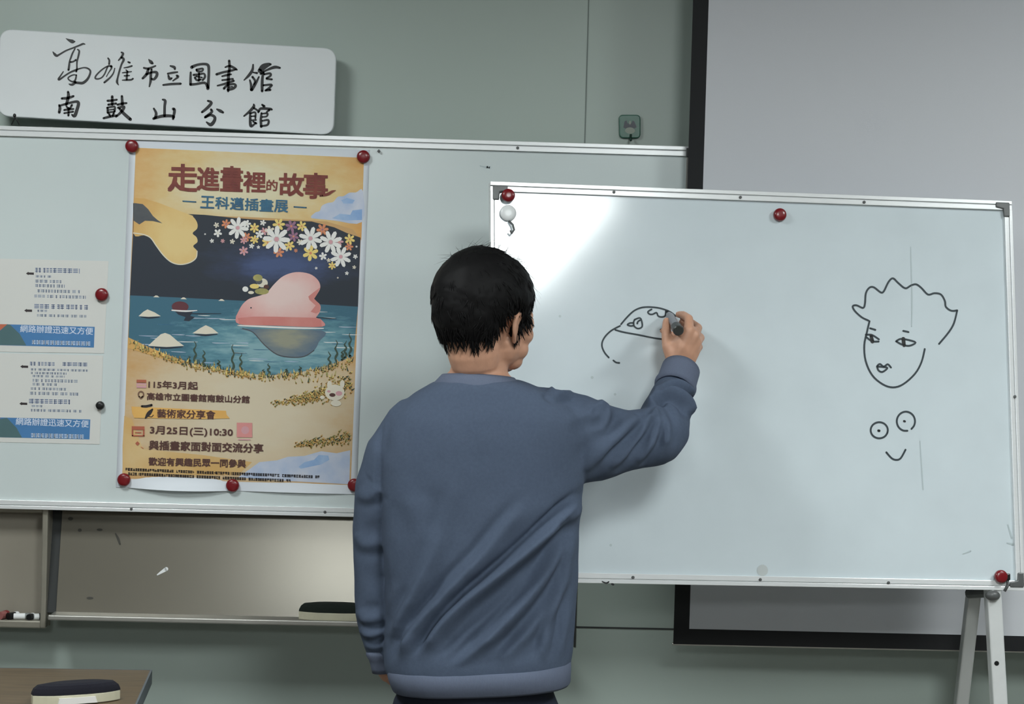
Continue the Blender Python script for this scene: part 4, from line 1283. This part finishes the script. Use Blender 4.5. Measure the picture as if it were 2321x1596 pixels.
# limb joints (frame position, distance beyond the shoulders' plane)
SH_R = (1262, 975, .01); EL_R = (1505, 985, .115); WR_R = (1541, 838, .285)
SH_L = (925, 985, .0); EL_L = (852, 1215, .04); WR_L = (871, 1505, .06)
zhip = P(1079, 1600)[2]
xc = P(1079, 1590)[0]

B = MB()
# skull, face
B.ellipsoid(Hd(0, -.008, .058), (.078, .102, .088), HA)
B.ellipsoid(Hd(0, .032, -.005), (.064, .060, .076), HA)
B.ellipsoid(Hd(0, .024, -.034), (.0635, .068, .054), HA)
B.ellipsoid(Hd(0, .068, -.070), (.026, .024, .020), HA)
B.capsule([Hd(0, -.058, .035), Hd(0, -.046, -.02), Hd(0, -.036, -.06)], [.056, .054, .054], n=24)
for s_ in (-1, 1):
    B.ellipsoid(Hd(s_ * .046, .058, -.010), (.026, .028, .024), HA)
    B.ellipsoid(Hd(s_ * .056, .048, .012), (.023, .026, .026), HA)
    B.ellipsoid(Hd(s_ * .040, .056, -.040), (.024, .024, .024), HA)
    B.ellipsoid(Hd(s_ * .028, .058, -.064), (.022, .022, .020), HA)
    B.capsule([Hd(s_ * .012, .088, .032), Hd(s_ * .036, .084, .034), Hd(s_ * .055, .066, .030)], [.010, .011, .012])
    # ear: rim, lobe and bowl
    B.capsule([Hd(s_ * .070, .006, .004), Hd(s_ * .079, .008, .024), Hd(s_ * .085, -.006, .031), Hd(s_ * .088, -.020, .020), Hd(s_ * .086, -.020, 0), Hd(s_ * .079, -.010, -.018), Hd(s_ * .074, -.002, -.027)], [.004, .0045, .0048, .0048, .0045, .0052, .0056], n=10)
    B.ellipsoid(Hd(s_ * .080, -.010, .004), (.005, .018, .026), np.array([hr * .9 + hf * s_ * .35, hf * .93 - hr * s_ * .35, hu]))
    # lips and nostrils
B.capsule([Hd(0, .092, .024), Hd(0, .106, 0), Hd(0, .116, -.018)], [.007, .009, .0115])
for s_ in (-1, 1):
    B.ellipsoid(Hd(s_ * .012, .104, -.021), (.008, .010, .007), HA)
B.capsule([Hd(-.020, .082, -.046), Hd(0, .093, -.043), Hd(.020, .082, -.046)], [.004, .006, .004], n=10)
B.capsule([Hd(-.017, .082, -.054), Hd(0, .092, -.055), Hd(.017, .082, -.054)], [.004, .006, .004], n=10)
# neck and trunk
nb_ = P(1086, 872, .005)
B.capsule([Hd(0, -.030, -.005), P(1087, 812, .0), P(1085, 850, .0), nb_, P(1085, 900, .0)], [.058, .0565, .060, .066, .07], flat=1.0, n=24)
B.capsule([Hd(.036, -.004, -.045), P(1128, 862, .02)], [.018, .022])
for zz in (0,):
    B.capsule([P(1083, 905), P(1080, 1050, .01), P(1080, 1250, .01), P(1079, 1420, .01), P(1079, 1560, .01)], [.085, .10, .10, .095, .095], n=24)
B.capsule([P(970, 945, .0), P(1083, 915, 0), P(1215, 950, .01)], [.040, .055, .045])
# arms
B.capsule([P(*SH_R), P(1390, 990, .06), P(*EL_R)], [.048, .046, .040])
B.capsule([P(*EL_R), P(1520, 910, .20), P(*WR_R)], [.040, .036, .027])
B.capsule([P(*SH_L), P(868, 1100, .022), P(*EL_L)], [.040, .040, .036])
B.capsule([P(*EL_L), P(858, 1360, .055), P(*WR_L)], [.038, .032, .024])
# legs
for s_ in (-1, 1):
    hx = xc + s_ * .080
    B.capsule([(hx, YP + .01, zhip + .05), (hx + s_ * .01, YP + .000, .45), (hx + s_ * .012, YP - .052, .10)], [.070, .052, .032])
    B.capsule([(hx + s_ * .012, YP - .07, .055), (hx + s_ * .02, YP + .08, .042)], [.030, .024])
# drawing hand: back of the hand towards the room, closed on the pen
def HP(px, py, d): return P(px, py, d)
wr = [HP(1527, 826, .283), HP(1535, 826, .285), HP(1543, 828, .287), HP(1550, 832, .289)]
mcp = {'index': HP(1562, 748, .275), 'middle': HP(1574, 760, .28), 'ring': HP(1579, 776, .285), 'little': HP(1577, 794, .29)}
mcp_r = {'index': .0125, 'middle': .0125, 'ring': .0120, 'little': .0112}
for k, nme in enumerate(('index', 'middle', 'ring', 'little')):
    mid = (wr[k] + mcp[nme]) / 2 + np.array([0, -.004, 0])
    B.capsule([wr[k], mid, mcp[nme]], [.0165, .0150, mcp_r[nme]])
B.capsule([P(*WR_R), HP(1538, 815, .285)], [.027, .026], flat=.8)
B.ellipsoid(HP(1541, 790, .287), (.029, .017, .032))
fingers = {
    'index': [mcp['index'], HP(1561, 722, .300), HP(1549, 714, .330), HP(1538, 713, .352)],
    'middle': [mcp['middle'], HP(1582, 743, .318), HP(1563, 729, .348), HP(1546, 730, .362)],
    'ring': [mcp['ring'], HP(1588, 766, .325), HP(1571, 748, .352), HP(1553, 748, .366)],
    'little': [mcp['little'], HP(1585, 787, .328), HP(1570, 770, .350), HP(1553, 768, .360)]}
fr_ = {'index': (.0118, .0102, .0090, .0080), 'middle': (.0118, .0104, .0092, .0082), 'ring': (.0112, .0100, .0088, .0078), 'little': (.0105, .0088, .0078, .0070)}
for nme, pts in fingers.items():
    B.capsule(pts, list(fr_[nme]), n=14)
B.capsule([HP(1525, 812, .283), HP(1514, 786, .285), HP(1510, 752, .300), HP(1511, 728, .325)], [.0165, .0135, .0112, .0090], n=14)
B.capsule([HP(1518, 790, .285), HP(1545, 765, .280), mcp['index']], [.012, .0135, .012])
B.capsule([HP(1502, 750, .335), HP(1512, 755, .35), HP(1530, 762, .355)], [.0068, .0075, .008], n=12)
# other hand, held in front of the thigh below the cuff
lw = P(876, 1520, .065)
B.capsule([P(*WR_L), lw, P(882, 1528, .075)], [.020, .020, .021], flat=.75)
for k in range(4):
    q0_ = P(876 + k * 9, 1534 + k * 3, .062 + k * .014)
    q1_ = P(892 + k * 9, 1548 + k * 2, .072 + k * .016)
    q2_ = P(912 + k * 6, 1556 + k * 3, .088 + k * .012)
    q3_ = P(928 + k * 4, 1556 + k * 4, .102 + k * .010)
    r0 = (.0098, .0102, .0100, .0088)[k]
    B.capsule([lw, q0_], [.013, .0115]); B.capsule([q0_, q1_, q2_, q3_], [r0, r0 * .94, r0 * .86, r0 * .76], n=12)
B.capsule([P(884, 1530, .085), P(902, 1545, .108), P(916, 1560, .122)], [.013, .0105, .0085], n=12)
BV, BF = fuse(B, .0034, 3, .5)
bb = MB(); bb.add(BV, BF, m_skin)
body = bb.build('body', man, smooth=True)
for s_ in (-1, 1):
    e_ = MB(); e_.ellipsoid(Hd(s_ * .031, .0800, .0085), (.0115, .0115, .0115), HA, m_white)
    e_.ellipsoid(Hd(s_ * .031, .0868, .0085), (.0055, .0052, .0055), HA, m_brown)
    e_.build('eye', body, smooth=True)

# ---- hair: a shell over the scalp with layered locks
BN = normals(BV, BF)
hl = toH(BV)
phi = np.degrees(np.arctan2(np.abs(hl[:, 0]), hl[:, 1] + .008))
def hairline(ph):
    return np.interp(ph, [0, 35, 48, 62, 70, 80, 84, 108, 118, 132, 150, 180], [.084, .080, .054, .010, -.022, -.016, .033, .034, .004, -.028, -.035, -.035])
dz = hl[:, 2] - hairline(phi)
rad_ = np.sqrt(hl[:, 0] ** 2 + (hl[:, 1] + .008) ** 2)
ear_zone = (np.abs(hl[:, 0]) > .076) & (hl[:, 2] < .038)
inh = (dz > -.003) & (hl[:, 2] > -.06) & (rad_ < .13) & ~ear_zone
full = np.interp(phi, [0, 60, 90, 135, 180], [.016, .015, .016, .0245, .025]) * np.interp(hl[:, 2], [-.05, 0, .07, .13, .15], [.50, .85, 1.12, .95, .75])
thick = np.clip(dz / .022, 0, 1) ** .6 * full + .0025
idx = -np.ones(len(BV), int)
keep = [f for f in BF if all(inh[i] for i in f)]
used = sorted({i for f in keep for i in f})
idx[used] = np.arange(len(used))
ns = np.array([mnoise.noise(Vector(hl[i] * 42)) for i in used]) * .0022 + np.array([mnoise.noise(Vector(hl[i] * 130)) for i in used]) * .0012
outer = BV[used] + BN[used] * (thick[used] + ns)[:, None]
adj = [set() for _ in used]
for f in keep:
    for a_, b_ in zip(f, f[1:] + f[:1]):
        adj[idx[a_]].add(int(idx[b_])); adj[idx[b_]].add(int(idx[a_]))
nbr = np.array([(list(a_) + [i] * 8)[:8] if len(a_) < 8 else list(a_)[:8] for i, a_ in enumerate(adj)])
for _ in range(90):
    outer = outer * .5 + outer[nbr].mean(1) * .5
outer = outer + BN[used] * ns[:, None] * .9
inner = BV[used] - BN[used] * .004
hb = MB()
n0 = len(used)
hv = list(outer) + list(inner)
hfaces = [tuple(idx[i] for i in f) for f in keep] + [tuple(idx[i] + n0 for i in reversed(f)) for f in keep]
cnt = {}
for f in keep:
    for a_, b_ in zip(f, f[1:] + f[:1]):
        k = (min(a_, b_), max(a_, b_)); cnt.setdefault(k, []).append((a_, b_))
for k, e in cnt.items():
    if len(e) == 1:
        a_, b_ = e[0]
        hfaces.append((idx[b_], idx[a_], idx[a_] + n0, idx[b_] + n0))
hb.add(hv, hfaces, m_hair)
crown = np.array([-.012, -.058, .135])
hrng = random.Random(5)
def lock(i, L, w, lift, drop, spread=.25, base=None):
    p = outer[i] if base is None else base
    n = BN[used[i]]
    g = hl[used[i]] - crown
    gw = hr * g[0] + hf * g[1] + hu * g[2]
    d = gw / (np.linalg.norm(gw) + 1e-6) + np.array([0, 0, -.35 if phi[used[i]] > 75 or hl[used[i], 2] > .10 else -1.1])
    d = d + np.array([hrng.gauss(0, spread) for _ in range(3)])
    d = d - n * (d @ n); d /= np.linalg.norm(d) + 1e-9
    s_ = np.cross(n, d)
    pts, rr_ = [], []
    cv = hrng.gauss(0, .15)
    for k in range(6):
        t = k / 5
        q = p - n * .003 + d * (L * t) + n * (lift * t - (L * t) ** 2 / (2 * .105) - drop * t * t) + s_ * (cv * L * t * t)
        pts.append(q); rr_.append(w * (1 - .88 * t ** 1.6) * (.6 + .4 * min(1, t * 4)))
    hb.tube(pts, rr_, m_hair, n=5, flat=.6, side=n, caps=False)
order = list(range(n0)); hrng.shuffle(order)
for i in order[:2300]:
    lock(i, hrng.uniform(.018, .036), hrng.uniform(.0016, .0032), .0022, .0)
edge = [i for i in range(n0) if dz[used[i]] < .012]
hrng.shuffle(edge)
for i in edge[:520]:
    lock(i, hrng.uniform(.004, .009), hrng.uniform(.0012, .0022), .0006, .0, .3)
front = [i for i in range(n0) if phi[used[i]] < 62 and dz[used[i]] < .030]
hrng.shuffle(front)
for i in front[:260]:
    lock(i, hrng.uniform(.012, .022), hrng.uniform(.0012, .0024), .0008, .002, .16)
# fly-away hairs along the top and fringe
for i in [k for k in order if hl[used[k], 2] > .120 or (phi[used[k]] < 50 and dz[used[k]] < .04)][:190]:
    lock(i, hrng.uniform(.02, .045), hrng.uniform(.00035, .0006), hrng.uniform(.010, .026), -.002, .8)
hair = hb.build('hair', man, smooth=True)

# ---- sweatshirt
S = MB()
rings = [(862, 988, 1176, 0, .080), (876, 962, 1216, 0, .094), (905, 920, 1282, 0, .104), (945, 884, 1318, 0, .117), (990, 868, 1328, 0, .124),
         (1050, 859, 1322, .003, .130), (1120, 860, 1318, .005, .134), (1200, 864, 1314, .006, .134), (1300, 872, 1310, .006, .134), (1400, 874, 1303, .006, .138),
         (1480, 870, 1296, .006, .140), (1512, 874, 1291, .006, .138), (1532, 886, 1286, .006, .132)]
def ring_pts(y, xl_, xr_, d, hd, n=64, ex=2.5, up=10):
    a_, b_ = P(xl_, y + up * .6, d), P(xr_, y - up, d)
    c = (a_ + b_) / 2; u = (b_ - a_) / 2
    out = []
    for k in range(n):
        t = 2 * math.pi * k / n
        cs, sn = math.cos(t), math.sin(t)
        out.append(c + u * math.copysign(abs(cs) ** (2 / ex), cs) + np.array([0, 1., 0]) * hd * math.copysign(abs(sn) ** (2 / ex), sn))
    return out
rr_i = catmull(np.array(rings, float), 3)
v, f = [], []
n = 64
for r_ in rr_i:
    v += ring_pts(*r_, up=10 * min(1, (r_[0] - 860) / 400) * (1 if r_[0] > 1100 else .3))
for i in range(len(rr_i) - 1):
    for k in range(n):
        a_, b_ = i * n + k, i * n + (k + 1) % n
        f.append((a_, b_, b_ + n, a_ + n))
f += [tuple(range(n - 1, -1, -1)), tuple((len(rr_i) - 1) * n + k for k in range(n))]
S.add(v, f)
S.capsule([P(1235, 968, .0), P(1305, 998, .025), P(1365, 1003, .05), P(1430, 998, .08), P(1488, 990, .10)], [.085, .096, .081, .064, .0615], n=28, flat=.85)
S.capsule([P(1484, 992, .10), P(1500, 972, .118), P(1508, 938, .15), P(1521, 900, .205), P(1532, 872, .245)], [.060, .0595, .0535, .0465, .0420], n=28)
S.capsule([P(938, 968, .0), P(894, 1030, .012), P(869, 1110, .025), P(855, 1200, .04), P(854, 1300, .05), P(857, 1390, .055), P(862, 1440, .058), P(866, 1474, .06)],
          [.062, .063, .060, .052, .0485, .0475, .042, .034], n=28)
S.capsule([P(1000, 955, -.015), P(1085, 948, -.03), P(1200, 955, -.015)], [.070, .080, .072])
SV, SF = fuse(S, .0043, 13, .5)
SN = normals(SV, SF)
px_ = project(SV)
facing = np.clip(np.where((px_[:, 0] > 1335) | ((px_[:, 1] < 960) & (px_[:, 0] > 1200)), .3, 0) - SN[:, 1] * 1.4, 0, 1) * np.clip((1514 - px_[:, 1]) / 62, 0, 1) ** 1.3
disp = np.zeros(len(SV))
# (line in the frame, height in mm, upper width, lower width in px, weight at start, weight at end)
folds = [
    ([(1030, 1075), (1010, 1155), (983, 1245), (948, 1330), (912, 1392), (890, 1450)], 5.5, 26, 15, .0, .9),
    ([(1190, 1145), (1140, 1200), (1090, 1262), (1010, 1345), (934, 1434), (908, 1512)], 8, 26, 15, .15, 1.),
    ([(1322, 1128), (1258, 1184), (1185, 1252), (1110, 1315), (1050, 1365), (990, 1428), (945, 1500)], 13, 24, 12, .75, .6),
    ([(1316, 1142), (1290, 1205), (1262, 1262), (1195, 1355), (1118, 1437), (1050, 1502), (1020, 1530)], 8.5, 22, 14, .25, .95),
    ([(1312, 1170), (1285, 1290), (1240, 1378), (1180, 1450), (1130, 1510)], 5, 20, 14, .3, .7),
    ([(1300, 1230), (1272, 1330), (1240, 1430), (1228, 1500)], 4, 16, 12, .3, .8),
    ([(1300, 1330), (1282, 1420), (1262, 1500)], 3, 12, 10, .3, .8),
    ([(925, 1120), (960, 1240), (925, 1350)], 3, 34, 26, .3, .4),
    # sleeve of the drawing arm
    ([(1318, 1068), (1370, 1020), (1420, 975), (1452, 942)], 6, 20, 13, .2, 1),
    ([(1380, 1062), (1430, 1010), (1462, 968), (1470, 938)], 7, 15, 12, .3, 1),
    ([(1440, 1050), (1478, 1000), (1490, 960), (1478, 928)], 7, 14, 11, .3, 1),
    ([(1512, 1012), (1512, 970), (1500, 935), (1480, 915)], 6, 13, 11, .2, 1),
    ([(1470, 925), (1492, 900), (1520, 892), (1552, 912), (1566, 940)], 8, 13, 8, .8, .9),
    ([(1482, 895), (1508, 872), (1540, 872), (1574, 896)], 7, 12, 8, .8, .9),
    ([(1350, 912), (1372, 925), (1378, 950), (1362, 985)], 5, 12, 12, 1, .2),
    ([(1245, 880), (1262, 893), (1300, 886)], 5, 10, 10, .8, .6),
    ([(1280, 960), (1330, 940), (1368, 930)], 3, 22, 16, .2, .8),
    # hanging sleeve
    ([(806, 1120), (835, 1128), (862, 1108)], 4, 22, 14, .4, 1),
    ([(803, 1210), (830, 1235), (866, 1228)], 4, 22, 16, .5, 1),
    ([(806, 1385), (830, 1408), (868, 1402)], 5, 18, 12, .6, 1),
    ([(812, 1425), (838, 1440), (876, 1428)], 5, 15, 11, .6, 1),
    ([(824, 1462), (846, 1470), (874, 1462)], 3, 10, 8, .6, 1)]
for ln, amp, wu, wl, w0, w1 in folds:
    d, sgn, t = seg_dist(px_, ln)
    w_ = np.where(sgn > 0, wl, wu) * .8
    env = (w0 + (w1 - w0) * t) * np.clip(np.minimum(t, 1 - t) * 7 + .18, 0, 1)
    disp += amp * (.0031 if ln[0][0] > 900 else .0014) * env * (np.exp(-(d / w_) ** 2) - .55 * np.exp(-((d - 1.9 * w_) / (1.0 * w_)) ** 2))
grooves = [([(862, 960), (858, 1000), (859, 1110), (866, 1250), (880, 1340)], 5, 7), ([(1277, 1230), (1272, 1330), (1270, 1500)], 1.6, 3),
           ([(1322, 1115), (1300, 1150), (1250, 1195)], 9, 9), ([(1318, 1150), (1318, 1118), (1325, 1100)], 6, 8)]
for ln, amp, w_ in grooves:
    d, sgn, t = seg_dist(px_, ln)
    disp -= amp * .001 * np.exp(-(d / w_) ** 2) * np.clip(np.minimum(t, 1 - t) * 6 + .3, 0, 1)
nz = np.array([mnoise.noise(Vector(p * 9)) for p in SV]) * .0035 + np.array([mnoise.noise(Vector((p[0] * 24 + p[2] * 16, p[1] * 24, p[2] * 20 - p[0] * 12))) for p in SV]) * .0014
SV2 = SV + SN * (disp * facing + nz)[:, None]
sb = MB(); sb.add(SV2, SF, m_sweat)
sweat = sb.build('sweatshirt', man, smooth=True)

def band(ringsets, name, m, th=.004):
    """closed ribbed band through rings of points, with thickness"""
    n = len(ringsets[0])
    mb_ = MB()
    mb_.add([p for r in ringsets for p in r], [(i * n + k, i * n + (k + 1) % n, (i + 1) * n + (k + 1) % n, (i + 1) * n + k) for i in range(len(ringsets) - 1) for k in range(n)], m)
    o = mb_.build(name, sweat, smooth=True)
    so_ = o.modifiers.new('t', 'SOLIDIFY'); so_.thickness = th; so_.offset = 0
    return o
def hem_ring(yl, yr, xl_, xr_, hd, wav=.0):
    a_, b_ = P(xl_, yl, .006), P(xr_, yr, .006)
    c = (a_ + b_) / 2; u = (b_ - a_) / 2
    out = []
    for k in range(72):
        t = 2 * math.pi * k / 72
        cs, sn = math.cos(t), math.sin(t)
        w_ = 1 + wav * math.sin(9 * t + .7) + wav * .6 * math.sin(17 * t)
        out.append(c + u * math.copysign(abs(cs) ** .8, cs) * w_ + np.array([0, 1., 0]) * hd * math.copysign(abs(sn) ** .8, sn) * w_)
    return out
band([hem_ring(1508, 1490, 880, 1289, .131), hem_ring(1514, 1495, 876, 1292, .1410, .003), hem_ring(1536, 1518, 881, 1292, .1385, .004), hem_ring(1556, 1540, 889, 1291, .134, .004), hem_ring(1561, 1546, 893, 1287, .124, .002)], 'hem_band', m_rib)
# neck band
def neck_ring(dyl, rx, ry, c=(1084, 858), d=.0, tl=.30):
    o = P(c[0], c[1] + dyl, d)
    return [o + np.array([rx * math.cos(t), ry * math.sin(t), -tl * ry * math.sin(t) * (1 if math.sin(t) > 0 else .35) + .010 * math.cos(t) * -.2]) for t in np.linspace(0, 2 * math.pi, 60, endpoint=False)]
band([neck_ring(34, .098, .090), neck_ring(24, .094, .087), neck_ring(14, .088, .082), neck_ring(4, .0795, .074), neck_ring(-3, .0735, .067)], 'neck_band', m_rib, .005)
def cuff(pa, pb, ra, rb_, name):
    pa, pb = np.array(pa), np.array(pb)
    mb_ = MB()
    ts = np.linspace(0, 1, 6)
    mb_.tube([pa + (pb - pa) * t for t in ts], [ra * 1.0, ra * 1.06, ra + (rb_ - ra) * .4, ra + (rb_ - ra) * .65, ra + (rb_ - ra) * .85, rb_], m_rib, n=32, caps=False)
    o = mb_.build(name, sweat, smooth=True)
    so_ = o.modifiers.new('t', 'SOLIDIFY'); so_.thickness = .004; so_.offset = 0
cuff(P(1528, 884, .232), P(1543, 838, .278), .0425, .0410, 'cuff')
cuff(P(867, 1470, .06), P(872, 1522, .062), .032, .0245, 'cuff')

# ---- trousers and shoes
T_ = MB()
z_h = zhip
zt_ = P(1079, 1545)[2]
T_.capsule([(xc, YP + .008, zt_), (xc, YP + .008, z_h - .02)], [.158, .166], n=36, flat=.70, side=(0, 1, 0))
for s_ in (-1, 1):
    hx = xc + s_ * .084
    T_.capsule([(hx, YP + .008, z_h - .03), (hx + s_ * .006, YP + .000, .46), (hx + s_ * .010, YP - .045, .12)], [.096, .074, .064], n=28)
TV, TF = fuse(T_, .010, 6, .5)
cut = TV[:, 2] < .075
TV[cut, 2] = .075
tbm = MB(); tbm.add(TV, TF, m_trous); tbm.build('trousers', man, smooth=True)
for s_ in (-1, 1):
    hx = xc + s_ * .102
    k_ = MB(); k_.capsule([(hx, YP - .095, .052), (hx + s_ * .008, YP + .00, .052), (hx + s_ * .022, YP + .105, .042)], [.046, .048, .040], n=20)
    k_.ellipsoid((hx + s_ * .002, YP - .045, .075), (.046, .064, .042))
    KV, KF = fuse(k_, .006, 4)
    KV[:, 2] = np.maximum(KV[:, 2], .012)
    kb = MB(); kb.add(KV, KF, mat('dark_shoe', (34, 34, 38), rough=.5)); sh_ = kb.build('shoe', man, smooth=True)
    k_ = MB()
    out = []
    for t in np.linspace(0, 2 * math.pi, 28, endpoint=False):
        y = math.sin(t); x = math.cos(t)
        out.append((hx + s_ * (.006 + .012 * y) + x * (.045 - .006 * y), YP + .005 + y * .145))
    nn = len(out)
    k_.add([(x, y, .0005) for x, y in out] + [(x, y, .018) for x, y in out], [tuple(range(nn - 1, -1, -1)), tuple(range(nn, 2 * nn))] + [(i, (i + 1) % nn, (i + 1) % nn + nn, i + nn) for i in range(nn)], m_whitepl)
    k_.build('sole', sh_)

# ---- the pen in his hand
tipp = np.array(pE.to3(*pE.pix(1513, 708), .0008))
endp = HP(1538, 750, .238)
ax_ = (tipp - endp); Lp = np.linalg.norm(ax_); ax_ /= Lp
pen = thing('marker_pen', "thick grey dry-wipe marker in the man's right hand, tip on the board", 'marker', endp)
q = MB(); q.tube([endp + ax_ * t for t in (.030, .033, Lp - .035, Lp - .028, Lp - .018)], [.0085, .0092, .0092, .0075, .0062], n=24); q.build('barrel', pen, mat('grey_barrel', (128, 130, 136), rough=.35))
q = MB(); q.tube([endp + ax_ * t for t in (0, .002, .030, .031)], [.0100, .0118, .0122, .0105], n=24); q.build('cap', pen, mat('dark_pen_cap', (50, 52, 50), rough=.35))
q = MB(); q.tube([endp + ax_ * t for t in (Lp - .018, Lp - .006, Lp)], [.0035, .0030, .0018], n=14); q.build('nib', pen, m_ink)
